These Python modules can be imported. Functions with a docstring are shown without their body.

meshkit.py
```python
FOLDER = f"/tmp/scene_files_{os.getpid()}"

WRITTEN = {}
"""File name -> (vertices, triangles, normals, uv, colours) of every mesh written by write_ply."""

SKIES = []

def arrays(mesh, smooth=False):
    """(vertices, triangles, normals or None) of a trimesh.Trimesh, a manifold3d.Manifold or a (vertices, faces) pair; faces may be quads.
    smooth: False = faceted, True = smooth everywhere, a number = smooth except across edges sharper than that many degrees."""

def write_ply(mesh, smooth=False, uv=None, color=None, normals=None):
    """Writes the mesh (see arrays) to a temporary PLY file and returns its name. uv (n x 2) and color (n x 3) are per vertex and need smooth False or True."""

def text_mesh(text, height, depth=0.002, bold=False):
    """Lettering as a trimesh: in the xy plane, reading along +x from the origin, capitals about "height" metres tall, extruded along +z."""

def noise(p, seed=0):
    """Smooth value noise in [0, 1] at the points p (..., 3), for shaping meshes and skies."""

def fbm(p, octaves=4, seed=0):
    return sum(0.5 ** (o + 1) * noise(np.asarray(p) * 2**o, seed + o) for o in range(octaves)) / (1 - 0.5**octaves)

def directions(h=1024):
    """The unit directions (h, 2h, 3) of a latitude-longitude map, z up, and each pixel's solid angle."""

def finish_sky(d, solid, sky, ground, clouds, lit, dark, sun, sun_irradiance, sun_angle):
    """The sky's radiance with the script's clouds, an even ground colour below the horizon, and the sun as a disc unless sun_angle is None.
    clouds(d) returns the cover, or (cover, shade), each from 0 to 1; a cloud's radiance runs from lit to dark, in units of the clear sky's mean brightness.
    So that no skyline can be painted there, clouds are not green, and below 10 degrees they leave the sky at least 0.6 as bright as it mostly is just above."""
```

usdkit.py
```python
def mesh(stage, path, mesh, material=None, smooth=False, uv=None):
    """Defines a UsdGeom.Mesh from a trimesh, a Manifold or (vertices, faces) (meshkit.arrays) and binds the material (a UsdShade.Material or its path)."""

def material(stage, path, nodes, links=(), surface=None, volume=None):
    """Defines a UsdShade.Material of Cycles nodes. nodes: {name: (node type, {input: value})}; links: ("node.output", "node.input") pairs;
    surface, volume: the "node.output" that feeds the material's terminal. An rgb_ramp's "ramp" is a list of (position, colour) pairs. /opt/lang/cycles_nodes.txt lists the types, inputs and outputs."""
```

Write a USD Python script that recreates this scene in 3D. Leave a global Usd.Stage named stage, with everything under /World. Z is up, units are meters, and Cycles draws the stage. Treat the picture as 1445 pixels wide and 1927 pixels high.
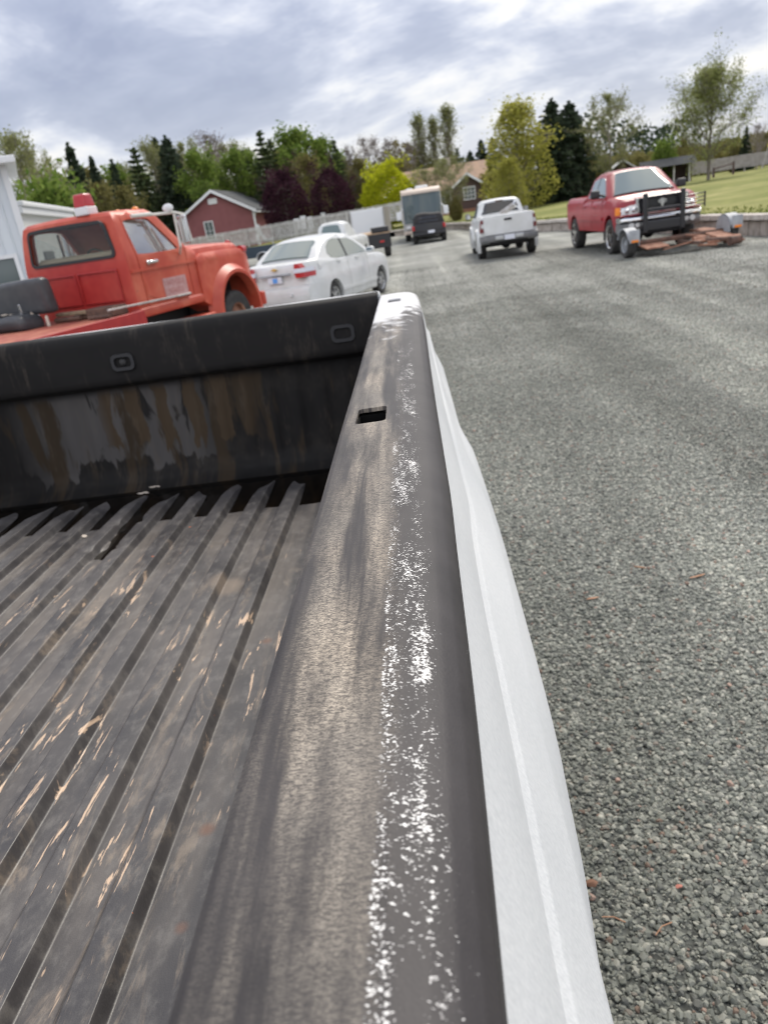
import math, random
import numpy as np, trimesh, usdkit, meshkit
from manifold3d import Manifold, CrossSection
from shapely.geometry import LineString, Point
from pxr import Usd, UsdGeom, UsdLux, UsdShade, Sdf, Gf, Vt

stage = Usd.Stage.CreateInMemory()
UsdGeom.SetStageUpAxis(stage, 'Z')
UsdGeom.Xform.Define(stage, '/World')
UsdGeom.Scope.Define(stage, '/World/Looks')
PI = math.pi
# ------------------------------------------------------------------ camera
EYE = np.array([0, 0, 1.70])
PITCH, HEAD, ROLL = math.radians(22.406), math.radians(4.831), math.radians(8.5)
hv = np.array([-math.sin(HEAD), math.cos(HEAD), 0]); rv = np.array([math.cos(HEAD), math.sin(HEAD), 0]); zv = np.array([0, 0, 1.])
FWD = math.cos(PITCH) * hv - math.sin(PITCH) * zv
dn = -math.cos(PITCH) * zv - math.sin(PITCH) * hv
RGT = math.cos(ROLL) * rv + math.sin(ROLL) * dn
DWN = -math.sin(ROLL) * rv + math.cos(ROLL) * dn
cam = UsdGeom.Camera.Define(stage, '/World/camera')
m4 = Gf.Matrix4d(*[float(v) for v in (*RGT, 0, *(-DWN), 0, *(-FWD), 0, *EYE, 1)])
cam.AddTransformOp().Set(m4)
cam.CreateFocalLengthAttr(6.86); cam.CreateHorizontalApertureAttr(6.86 * 1445 / 1340)
cam.CreateFStopAttr(2.75); cam.CreateFocusDistanceAttr(0.62)
cam.CreateClippingRangeAttr(Gf.Vec2f(0.02, 3000))
cam.CreateExposureAttr(0.8)
# ------------------------------------------------------------------ sky and sun
SUN_AZ, SUN_EL = math.radians(28), math.radians(50)          # azimuth from +y towards +x
SKY_STRENGTH = 0.1
def material(name, nodes, links, surface=None, volume=None):
    return usdkit.material(stage, '/World/Looks/' + name, nodes, links, surface, volume)
sky_nodes = {
    'tc': ('texture_coordinate', {}), 'sx': ('separate_xyz', {}),
    'sky': ('sky_texture', {'sky_type': 'single_scattering', 'sun_disc': False, 'sun_elevation': SUN_EL, 'sun_rotation': SUN_AZ, 'aerosol_density': 1.5}),
    'zz': ('math', {'math_type': 'maximum', 'value2': 0.0}), 'za': ('math', {'math_type': 'add', 'value2': 0.38}),
    'px': ('math', {'math_type': 'divide'}), 'py': ('math', {'math_type': 'divide'}),
    'cx': ('combine_xyz', {'z': 0.0}),
    'map': ('mapping', {'rotation': (0, 0, 0.4), 'scale': (0.9, 1.1, 1.0), 'location': (3.1, 1.7, 0)}),
    'warp': ('noise_texture', {'scale': 0.9, 'detail': 3.0, 'roughness': 0.5}),
    'wsub': ('vector_math', {'math_type': 'multiply_add', 'vector2': (0.5, 0.5, 0.0), 'vector3': (0, 0, 0)}),
    'wadd': ('vector_math', {'math_type': 'add'}),
    'n1': ('noise_texture', {'scale': 1.95, 'detail': 9.0, 'roughness': 0.56}),
    'n2': ('noise_texture', {'scale': 3.0, 'detail': 5.0, 'roughness': 0.5, 'w': 1.0}),
    'nm': ('mix_float', {'fac': 0.25}),
    'r': ('rgb_ramp', {'ramp': [(0.385, (1.55, 1.73, 2.32)), (0.455, (2.0, 2.18, 2.75)), (0.50, (2.8, 2.95, 3.42)), (0.535, (3.85, 3.88, 4.0)), (0.585, (4.8, 4.6, 4.25)), (0.67, (5.7, 5.35, 4.75))]}),
    'hz': ('map_range', {'range_type': 'smoothstep', 'from_min': 0.0, 'from_max': 0.25, 'to_min': 0.40, 'to_max': 0.0, 'clamp': True}),
    'cie': ('math', {'math_type': 'multiply_add', 'value2': 1.15, 'value3': 1.20}), 'cm': ('vector_math', {'math_type': 'scale'}),
    'hm': ('mix_color', {'blend_type': 'mix', 'b': (3.5, 3.6, 3.95), 'use_clamp': True}),
    'mx': ('mix_color', {'blend_type': 'mix', 'fac': 0.93}),
    'bg': ('background_shader', {'strength': SKY_STRENGTH})}
sky_links = [('tc.generated', 'sx.vector'), ('sx.z', 'zz.value1'), ('zz.value', 'za.value1'), ('sx.x', 'px.value1'), ('za.value', 'px.value2'),
    ('sx.y', 'py.value1'), ('za.value', 'py.value2'), ('px.value', 'cx.x'), ('py.value', 'cx.y'), ('cx.vector', 'map.vector'), ('map.vector', 'warp.vector'),
    ('warp.color', 'wsub.vector1'), ('map.vector', 'wadd.vector1'), ('wsub.vector', 'wadd.vector2'), ('wadd.vector', 'n1.vector'), ('wadd.vector', 'n2.vector'),
    ('n1.fac', 'nm.a'), ('n2.fac', 'nm.b'), ('nm.result', 'r.fac'), ('sx.z', 'hz.value'), ('hz.result', 'hm.fac'), ('r.color', 'hm.a'),
    ('sky.color', 'mx.a'), ('hm.result', 'cm.vector1'), ('zz.value', 'cie.value1'), ('cie.value', 'cm.scale'), ('cm.vector', 'mx.b'), ('mx.result', 'bg.color')]
sky_mat = material('sky', sky_nodes, sky_links, 'bg.background')
dome = UsdLux.DomeLight.Define(stage, '/World/sky')
UsdShade.MaterialBindingAPI.Apply(dome.GetPrim()).Bind(sky_mat)
dome.GetPrim().SetCustomDataByKey('kind', 'structure')
sun = UsdLux.DistantLight.Define(stage, '/World/sun')
sun.CreateNormalizeAttr(True) if hasattr(sun, 'CreateNormalizeAttr') else None
sun.CreateIntensityAttr(0.5); sun.CreateAngleAttr(24.0); sun.CreateColorAttr(Gf.Vec3f(1.0, 0.93, 0.82))
sun.AddRotateXYZOp().Set(Gf.Vec3f(90 - math.degrees(SUN_EL), 0, 180 - math.degrees(SUN_AZ)) if False else Gf.Vec3f(-(90 - math.degrees(SUN_EL)), 0, -math.degrees(SUN_AZ)))

# ------------------------------------------------------------------ helpers: prims
USED = {}
def uniq(parent, name):
    n = USED.get((parent, name), 0); USED[(parent, name)] = n + 1
    return f'{parent}/{name}' + (f'_{n:03d}' if n else '')
def meta(prim, label=None, cat=None, group=None, kind=None):
    for k, v in (('label', label), ('category', cat), ('group', group), ('kind', kind)):
        if v: prim.SetCustomDataByKey(k, v)
def xf(path, loc, yaw, scale=(1, 1, 1)):
    x = UsdGeom.Xform.Define(stage, path); x.ClearXformOpOrder()
    x.AddTranslateOp().Set(Gf.Vec3d(*map(float, loc))); x.AddRotateZOp().Set(math.degrees(yaw)); x.AddScaleOp().Set(Gf.Vec3f(*map(float, scale)))
    return x.GetPrim()
def thing(name, label, cat, loc=(0, 0, 0), yaw=0, group=None, scale=(1, 1, 1)):
    p = uniq('/World', name); meta(xf(p, loc, yaw, scale), label, cat, group); return p
def tone(pr, n, per):
    """One random tone for each leaf, stone or blade of a mesh, kept as a primvar."""
    R = np.random.default_rng(n); k = np.repeat(R.random(int(np.ceil(n / 1.0 / per)) if np.ndim(per) == 0 else len(per)), per)[:n].astype(np.float32)
    UsdGeom.PrimvarsAPI(pr).CreatePrimvar('tone', Sdf.ValueTypeNames.FloatArray, 'vertex').Set(Vt.FloatArray.FromNumpy(k))
LEAFY = set()
def part(parent, name, mesh, mat, smooth=False, label=None, kind=None):
    p = uniq(parent, name)
    pr = usdkit.mesh(stage, p, mesh, MAT[mat], smooth).GetPrim(); meta(pr, label, kind=kind)
    if mat in LEAFY: tone(pr, len(mesh[0]), 4)
    return p
def node(parent, name, loc=(0, 0, 0), yaw=0, label=None):
    p = uniq(parent, name); meta(xf(p, loc, yaw), label); return p
def struct(name, mesh, mat, kind='structure', smooth=False, label=None):
    p = uniq('/World', name); pr = usdkit.mesh(stage, p, mesh, MAT[mat], smooth).GetPrim(); meta(pr, label=label, kind=kind)
    if mat in LEAFY: tone(pr, len(mesh[0]), 3 if mat == 'grass_blade' else 4)
    return p
def dup(src, label, loc, yaw, scale=(1, 1, 1), group=None):
    base = src.rsplit('/', 1)[1]; base = base[:-4] if base[-4:-3] == '_' and base[-3:].isdigit() else base
    p = uniq('/World', base); x = UsdGeom.Xform.Define(stage, p); pr = x.GetPrim()
    pr.GetReferences().AddInternalReference(src); pr.SetInstanceable(True)
    pr.GetAttribute('xformOp:translate').Set(Gf.Vec3d(*map(float, loc))); pr.GetAttribute('xformOp:rotateZ').Set(math.degrees(yaw)); pr.GetAttribute('xformOp:scale').Set(Gf.Vec3f(*map(float, scale)))
    meta(pr, label, group=group); return p
# ------------------------------------------------------------------ helpers: meshes
def tm(m):
    q = m.to_mesh(); return trimesh.Trimesh(q.vert_properties[:, :3], q.tri_verts, process=False)
def cat(*ms):
    out = []
    for m in ms: out.append(tm(m) if isinstance(m, Manifold) else m)
    return trimesh.util.concatenate(out)
def box(x0, x1, y0, y1, z0, z1):
    return Manifold.cube([x1 - x0, y1 - y0, z1 - z0]).translate([x0, y0, z0])
def rbox(x0, x1, y0, y1, z0, z1, r=0.02, seg=8):
    s = Manifold.sphere(r, seg); pts = [s.translate([x, y, z]) for x in (x0 + r, x1 - r) for y in (y0 + r, y1 - r) for z in (z0 + r, z1 - r)]
    return Manifold.batch_hull(pts)
def cyl(p, q, r, r2=None, seg=16):
    p, q = np.array(p, float), np.array(q, float); d = q - p; L = np.linalg.norm(d); d /= L
    c = Manifold.cylinder(L, r, r if r2 is None else r2, seg)
    a = np.array([1, 0, 0]) if abs(d[0]) < .9 else np.array([0, 1, 0]); u = np.cross(a, d); u /= np.linalg.norm(u); w = np.cross(d, u)
    return c.transform(np.column_stack([u, w, d, p]))
def tube(pts, r, seg=8):
    out = [cyl(a, b, r, seg=seg) for a, b in zip(pts[:-1], pts[1:])] + [Manifold.sphere(r, seg).translate(list(map(float, p))) for p in pts[1:-1]]
    return Manifold.batch_boolean(out, __import__('manifold3d').OpType.Add) if len(out) > 1 else out[0]
def side(poly, x0, x1):
    """A prism whose outline (y, z) runs from x0 to x1."""
    p = np.array(poly, float); a = np.sum(p[:, 0] * np.roll(p[:, 1], -1) - np.roll(p[:, 0], -1) * p[:, 1])
    p = p if a > 0 else p[::-1]
    return CrossSection([p]).extrude(x1 - x0).transform(np.array([[0, 0, 1, x0], [1, 0, 0, 0], [0, 1, 0, 0]], float))
def front(poly, y0, y1):
    """A prism whose outline (x, z) runs from y0 to y1."""
    p = np.array(poly, float); a = np.sum(p[:, 0] * np.roll(p[:, 1], -1) - np.roll(p[:, 0], -1) * p[:, 1])
    p = p if a > 0 else p[::-1]
    return CrossSection([p]).extrude(y1 - y0).transform(np.array([[1, 0, 0, 0], [0, 0, -1, y1], [0, 1, 0, 0]], float))
def flat(poly, z0, z1):
    p = np.array(poly, float); a = np.sum(p[:, 0] * np.roll(p[:, 1], -1) - np.roll(p[:, 0], -1) * p[:, 1])
    return CrossSection([p if a > 0 else p[::-1]]).extrude(z1 - z0).translate([0, 0, z0])
def rrect(x0, x1, z0, z1, r, n=4):
    out = []
    for cx, cz, a0 in ((x1 - r, z1 - r, 0), (x0 + r, z1 - r, 90), (x0 + r, z0 + r, 180), (x1 - r, z0 + r, 270)):
        out += [(cx + r * math.cos(math.radians(a0 + 90 * k / n)), cz + r * math.sin(math.radians(a0 + 90 * k / n))) for k in range(n + 1)]
    return out
def smooth_poly(pts, n=2):
    p = np.array(pts, float)
    for _ in range(n):
        q = np.roll(p, -1, 0); p = np.stack([.75 * p + .25 * q, .25 * p + .75 * q], 1).reshape(-1, 2)
    return p
def lathe_x(prof, seg=28):
    """prof: (x, r) closed outline turned about the x axis."""
    p = np.array(prof, float); a = np.linspace(0, 2 * PI, seg, endpoint=False); n = len(p)
    v = np.array([(x, r * math.cos(t), r * math.sin(t)) for t in a for x, r in p]); f = []
    for i in range(seg):
        j = (i + 1) % seg
        for k in range(n):
            l = (k + 1) % n; f.append((i * n + k, i * n + l, j * n + l, j * n + k))
    m = trimesh.Trimesh(v, np.vstack([np.array(f)[:, [0, 1, 2]], np.array(f)[:, [0, 2, 3]]]), process=False)
    m.fix_normals(); return m
def grid(P):
    """P (n, m, 3) -> sheet."""
    n, m = P.shape[:2]; i = np.arange(n * m).reshape(n, m)
    q = np.stack([i[:-1, :-1], i[1:, :-1], i[1:, 1:], i[:-1, 1:]], -1).reshape(-1, 4)
    return (P.reshape(-1, 3), q)
def warper(hw, top=None, r=.08, belt=1.0, tumble=.2, span=.5, sill=.35, tuck=.03, y0=-1, y1=1, rend=.5, inend=.12, bow0=.05, bow1=.08, crown=.02):
    ty = None if top is None else (np.array([t[0] for t in top]), np.array([t[1] for t in top]))
    def f(P):
        P = np.array(P, float); x, y, z = P[:, 0].copy(), P[:, 1].copy(), P[:, 2].copy()
        ins = tumble * np.clip((z - belt) / span, 0, 1.3) + tuck * np.clip((sill - z) / .25, 0, 1)
        for e, s in ((y0, 1), (y1, -1)):
            t = np.clip(1 - (y - e) * s / rend, 0, 1); ins += inend * (1 - np.sqrt(np.maximum(0, 1 - t * t * .96)))
        if ty is not None:
            zt = np.interp(y, *ty); d = np.clip((r - (zt - z)) / r, 0, 1); ins += r * (1 - np.sqrt(np.maximum(0, 1 - d * d * .98)))
            P[:, 2] += crown * np.clip((z - zt + .3) / .3, 0, 1) * (1 - (x / hw) ** 2)
        k = (x / hw) ** 2
        P[:, 0] = x * (hw - ins) / hw
        P[:, 1] += bow0 * k * np.clip(1 - (y - y0) / .8, 0, 1) - bow1 * k * np.clip(1 - (y1 - y) / .8, 0, 1)
        return P
    return f
def warped(m, f, ref=.1):
    return m.refine_to_length(ref).warp_batch(f)
# ------------------------------------------------------------------ materials
MAT = {}
def mat(name, color, rough=.5, metal=0., c2=None, scale=8., lo=.4, hi=.6, stretch=(1, 1, 1), coat=0., bump=0., bscale=60., space='obj', spec=.5, detail=4., bdist=.005):
    n = {'p': ('principled_bsdf', {'base_color': color, 'roughness': rough, 'metallic': metal, 'coat_weight': coat, 'specular_ior_level': spec})}
    l = []
    if c2 is not None or bump:
        n['tc'] = ('texture_coordinate', {}) if space == 'obj' else ('geometry', {})
        n['mp'] = ('mapping', {'scale': stretch}); l.append(('tc.object' if space == 'obj' else 'tc.position', 'mp.vector'))
    if c2 is not None:
        n['n'] = ('noise_texture', {'scale': scale, 'detail': detail, 'roughness': .6}); n['r'] = ('rgb_ramp', {'ramp': [(lo, color), (hi, c2)]})
        l += [('mp.vector', 'n.vector'), ('n.fac', 'r.fac'), ('r.color', 'p.base_color')]
    if bump:
        n['bn'] = ('noise_texture', {'scale': bscale, 'detail': 4.}); n['b'] = ('bump', {'strength': bump, 'distance': bdist})
        l += [('mp.vector', 'bn.vector'), ('bn.fac', 'b.height'), ('b.normal', 'p.normal')]
    MAT[name] = material(name, n, l, 'p.BSDF'); return MAT[name]
def glass(name, tint, refl=.35, clear=.85):
    """A pane: see-through with a mirror-like skin."""
    MAT[name] = material(name, {'t': ('transparent_bsdf', {'color': tint}), 'd': ('diffuse_bsdf', {'color': (.25, .27, .26)}), 'dm': ('mix_closure', {'fac': 1 - clear}),
        'g': ('glossy_bsdf', {'color': (.95, .95, .95), 'roughness': .03}), 'f': ('layer_weight', {'blend': .5}), 'pw': ('math', {'math_type': 'power', 'value2': 4.0}), 'a': ('math', {'math_type': 'multiply_add', 'value2': .7, 'value3': .025 + refl * .3}), 'm': ('mix_closure', {})},
        [('t.BSDF', 'dm.closure1'), ('d.BSDF', 'dm.closure2'), ('f.facing', 'pw.value1'), ('pw.value', 'a.value1'), ('a.value', 'm.fac'), ('dm.closure', 'm.closure1'), ('g.BSDF', 'm.closure2')], 'm.closure')
def leaf(name, c1, c2, rough=.6, trans=.35):
    LEAFY.add(name); MAT[name] = material(name, {'g': ('attribute', {'attribute': 'tone'}), 'r': ('rgb_ramp', {'ramp': [(0, c1), (1., c2)]}),
        'd': ('diffuse_bsdf', {}), 't': ('translucent_bsdf', {}), 'm': ('mix_closure', {'fac': trans})},
        [('g.fac', 'r.fac'), ('r.color', 'd.color'), ('r.color', 't.color'), ('d.BSDF', 'm.closure1'), ('t.BSDF', 'm.closure2')], 'm.closure')
mat('white_paint', (.62, .63, .63), .3, coat=.4, c2=(.56, .57, .56), scale=3)
mat('cream_paint', (.62, .60, .55), .35, coat=.3)
mat('red_paint', (.21, .005, .012), .34, coat=.12, c2=(.245, .009, .016), scale=2)
mat('dark_trim', (.02, .02, .022), .55)
mat('rubber', (.022, .022, .023), .75, c2=(.045, .043, .04), scale=9)
mat('chrome', (.75, .75, .76), .14, 1.)
mat('alloy', (.55, .56, .57), .3, .9)
mat('grey_metal', (.34, .36, .38), .6, .15, c2=(.27, .28, .30), scale=5)
mat('black_paint', (.012, .012, .014), .3, coat=.4)
mat('soft_top', (.012, .011, .012), .85, c2=(.02, .019, .02), scale=6)
mat('amber', (.75, .22, .02), .3)
mat('red_lens', (.36, .014, .016), .25, coat=.6)
mat('maroon_lens', (.11, .02, .022), .25, coat=.5)
mat('hole_black', (.006, .006, .006), .9, spec=.1)
mat('clear_lens', (.55, .55, .55), .15, .3, coat=.8)
mat('rust', (.20, .085, .05), .85, c2=(.33, .17, .11), scale=7, bump=.4, bscale=30)
mat('rust_dark', (.07, .04, .03), .85, c2=(.13, .07, .05), scale=12)
mat('plate_white', (.62, .64, .7), .4)
mat('plate_blue', (.1, .3, .7), .4)
mat('vinyl', (.045, .047, .052), .38, c2=(.06, .062, .066), scale=7, bump=.15, bscale=14)
mat('foam', (.55, .48, .40), .9)
mat('plank', (.30, .22, .14), .8, c2=(.2, .14, .09), scale=4, stretch=(6, 1, 6))
mat('deck_wood', (.42, .30, .19), .8, c2=(.30, .2, .12), scale=3, stretch=(1, 8, 8))
mat('grey_panel', (.12, .125, .13), .5, c2=(.16, .16, .16), scale=6)
mat('interior', (.05, .045, .045), .8)
mat('beige', (.30, .25, .18), .8)
mat('faded_steel', (.42, .41, .40), .5, .4, c2=(.30, .27, .25), scale=12)
mat('siding_red', (.21, .07, .073), .7, c2=(.23, .08, .083), scale=1.5)
mat('white_trim', (.66, .67, .68), .55)
mat('roof_grey', (.032, .036, .04), .9, c2=(.048, .052, .057), scale=5)
mat('roof_maroon', (.09, .055, .055), .85)
mat('roof_tan', (.27, .185, .13), .85, c2=(.36, .235, .155), scale=2)
mat('siding_brown', (.085, .055, .048), .8)
mat('siding_white', (.60, .64, .67), .55, c2=(.57, .61, .65), scale=1.2)
mat('siding_pale', (.60, .60, .58), .6)
mat('fence_wood', (.40, .39, .37), .8, c2=(.55, .54, .53), scale=3)
mat('fence_grey', (.24, .22, .21), .85, c2=(.30, .28, .27), scale=3)
mat('block', (.30, .265, .23), .9, c2=(.42, .37, .33), scale=5, bump=.6, bscale=16, bdist=.03)
mat('cap_block', (.40, .36, .32), .9, c2=(.50, .46, .42), scale=6, bump=.4, bscale=20, bdist=.02)
mat('bark', (.10, .085, .07), .9, c2=(.16, .14, .12), scale=14, stretch=(1, 1, .3))
mat('bark_pale', (.24, .21, .19), .9)
mat('rv_tan', (.52, .43, .36), .5)
mat('rv_grey', (.32, .31, .30), .5)
mat('blue_tarp', (.02, .035, .05), .6)
mat('brown_stone', (.17, .085, .05), .8); mat('pink_stone', (.42, .16, .12), .8); mat('pale_stone', (.4, .39, .33), .85); mat('dry_leaf', (.35, .19, .11), .8); mat('gold', (.6, .45, .15), .3, .8)
mat('orange_red', (.42, .06, .03), .55)
mat('yellow_paint', (.6, .5, .15), .6)
glass('pane', (.93, .95, .94), .0, .992)
glass('door_pane', (.90, .92, .92), .75, .97)
mat('dark_pane', (.014, .015, .018), .08, coat=.3)
mat('green_pane', (.105, .14, .135), .06, coat=.6, spec=.9)
mat('rv_glass', (.05, .07, .075), .06, coat=.5, spec=.7)
mat('mirror_glass', (.8, .82, .85), .05, 1.)
mat('window_glass', (.10, .12, .12), .08, coat=.5)
# ------------------------------------------------------------------ ground
# pale wheel tracks pressed along the yard, shared by the loose stones and the ground under them
TRK = {'ts': ('separate_xyz', {}), 'tn': ('noise_texture', {'scale': 1.1, 'detail': 3.0}), 'tx': ('math', {'math_type': 'multiply_add', 'value2': .5}), 't1': ('math', {'math_type': 'subtract', 'value2': 1.80}), 't2': ('math', {'math_type': 'subtract', 'value2': 3.45}),
       'ta': ('math', {'math_type': 'absolute'}), 'tb': ('math', {'math_type': 'absolute'}), 'tm': ('math', {'math_type': 'minimum'}), 'tr': ('map_range', {'range_type': 'smoothstep', 'from_min': .03, 'from_max': .34, 'to_min': 1.16, 'to_max': 1.0, 'clamp': True}), 'tk': ('vector_math', {'math_type': 'scale'})}
TRKL = [('g.position', 'ts.vector'), ('g.position', 'tn.vector'), ('tn.fac', 'tx.value1'), ('ts.x', 'tx.value3'), ('tx.value', 't1.value1'), ('tx.value', 't2.value1'), ('t1.value', 'ta.value1'), ('t2.value', 'tb.value1'), ('ta.value', 'tm.value1'), ('tb.value', 'tm.value2'), ('tm.value', 'tr.value'), ('b.result', 'tk.vector1'), ('tr.result', 'tk.scale'), ('tk.vector', 'p.base_color')]
MAT['gravel_ground'] = material('gravel_ground', {**TRK,
    'g': ('geometry', {}), 'v': ('voronoi_texture', {'scale': 62.0}), 'hs': ('separate_color', {}),
    'r': ('rgb_ramp', {'ramp': [(0, (.05, .052, .048)), (.4, (.10, .104, .096)), (.8, (.17, .175, .16)), (1, (.26, .26, .235))]}),
    'n': ('noise_texture', {'scale': .35, 'detail': 6.0, 'roughness': .6}), 'nr': ('rgb_ramp', {'ramp': [(.35, (.70, .72, .70)), (.62, (1.25, 1.25, 1.25))]}),
    'm1': ('mapping', {'rotation': (0, 0, .60), 'scale': (1.5, .07, 1)}), 'n2': ('noise_texture', {'scale': .62, 'detail': 4.0, 'roughness': .55, 'distortion': .2}), 'n2r': ('rgb_ramp', {'ramp': [(.40, (.84, .84, .83)), (.52, (1., 1., 1.)), (.64, (1.28, 1.27, 1.25))]}),
    'a': ('mix_color', {'blend_type': 'multiply', 'fac': 1.0, 'use_clamp': True}), 'b': ('mix_color', {'blend_type': 'multiply', 'fac': 1.0}),
    'sy': ('separate_xyz', {}), 'far': ('map_range', {'range_type': 'smoothstep', 'from_min': 2.2, 'from_max': 8.0, 'clamp': True, 'to_min': 0.0, 'to_max': .96}),
    'fine': ('rgb_ramp', {'ramp': [(.3, (.19, .192, .176)), (.7, (.262, .263, .242))]}), 'fn': ('noise_texture', {'scale': 7.0, 'detail': 5.0, 'roughness': .75}), 'fm': ('mix_color', {'blend_type': 'mix'}),
    'bp': ('bump', {'strength': .7, 'distance': .012}), 'p': ('principled_bsdf', {'roughness': .85, 'specular_ior_level': .3})},
    [('g.position', 'v.vector'), ('v.color', 'hs.color'), ('hs.r', 'r.fac'), ('g.position', 'n.vector'), ('n.fac', 'nr.fac'), ('g.position', 'm1.vector'), ('m1.vector', 'n2.vector'), ('n2.fac', 'n2r.fac'),
     ('g.position', 'sy.vector'), ('sy.y', 'far.value'), ('g.position', 'fn.vector'), ('fn.fac', 'fine.fac'), ('far.result', 'fm.fac'), ('r.color', 'fm.a'), ('fine.color', 'fm.b'),
     ('fm.result', 'a.a'), ('nr.color', 'a.b'), ('a.result', 'b.a'), ('n2r.color', 'b.b'), ('v.distance', 'bp.height'), ('bp.normal', 'p.normal')] + TRKL, 'p.BSDF')
S = 900.
struct('gravel_yard', (np.array([[-S, -S, 0], [S, -S, 0], [S, S, 0], [-S, S, 0]]), np.array([[0, 1, 2, 3]])), 'gravel_ground')
MAT['stones'] = material('stones', {**TRK,
    'g': ('geometry', {}), 'at': ('attribute', {'attribute': 'tone'}), 'r': ('rgb_ramp', {'interpolate': False, 'ramp': [(0, (0.111, 0.114, 0.103)), (.1, (0.138, 0.145, 0.126)), (.24, (0.167, 0.174, 0.150)), (.42, (0.197, 0.202, 0.177)), (.6, (0.224, 0.231, 0.201)), (.70, (0.262, 0.266, 0.230)), (.82, (0.320, 0.316, 0.273)), (.945, (0.224, 0.195, 0.164)), (.968, (0.313, 0.215, 0.174)), (.976, (0.389, 0.382, 0.327)), (.985, (0.180, 0.125, 0.095))]}),
    'n': ('noise_texture', {'scale': .35, 'detail': 6.0, 'roughness': .6}), 'nr': ('rgb_ramp', {'ramp': [(.35, (.82, .83, .82)), (.62, (1.25, 1.25, 1.25))]}),
    'm1': ('mapping', {'rotation': (0, 0, .60), 'scale': (1.5, .07, 1)}), 'n2': ('noise_texture', {'scale': .62, 'detail': 4.0, 'roughness': .55, 'distortion': .2}), 'n2r': ('rgb_ramp', {'ramp': [(.40, (.84, .84, .83)), (.52, (1., 1., 1.)), (.64, (1.28, 1.27, 1.25))]}),
    'a': ('mix_color', {'blend_type': 'multiply', 'fac': 1.0}), 'b': ('mix_color', {'blend_type': 'multiply', 'fac': 1.0}),
    'p': ('principled_bsdf', {'roughness': .7, 'specular_ior_level': .4})},
    [('at.fac', 'r.fac'), ('g.position', 'n.vector'), ('n.fac', 'nr.fac'), ('g.position', 'm1.vector'), ('m1.vector', 'n2.vector'), ('n2.fac', 'n2r.fac'), ('r.color', 'a.a'), ('nr.color', 'a.b'), ('a.result', 'b.a'), ('n2r.color', 'b.b'), ] + TRKL, 'p.BSDF')
rng = np.random.default_rng(5)
def stone_shapes(n):
    out = []
    for _ in range(n):
        p = rng.normal(size=(22, 3)); p /= np.linalg.norm(p, axis=1)[:, None]; p *= rng.uniform(.82, 1.06, (22, 1))
        h = trimesh.convex.convex_hull(p * np.array([1, rng.uniform(.62, .95), rng.uniform(.45, .75)])); out.append((np.array(h.vertices), np.array(h.faces)))
    return out
def stone_patch(side_len, count, lo, hi, shapes):
    V, Fc, o, SIZES[:] = [], [], 0, []
    for _ in range(count):
        v, f = shapes[rng.integers(len(shapes))]; s = lo * (hi / lo) ** (rng.random() ** 1.75)
        a, b, c = rng.uniform(0, 2 * PI), rng.normal(0, .35), rng.normal(0, .35)
        q = v @ trimesh.transformations.euler_matrix(b, c, a)[:3, :3].T * s
        V.append(q + [rng.uniform(0, side_len) - side_len / 2, rng.uniform(0, side_len) - side_len / 2, s * rng.uniform(.1, .45)]); Fc.append(f + o); o += len(v); SIZES.append(len(v))
    return np.vstack(V), np.vstack(Fc)
SIZES = []
sh = stone_shapes(24)
gp = UsdGeom.PointInstancer.Define(stage, '/World/gravel'); meta(gp.GetPrim(), kind='stuff', label='loose grey crushed gravel covering the yard beside the white pickup')
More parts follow.
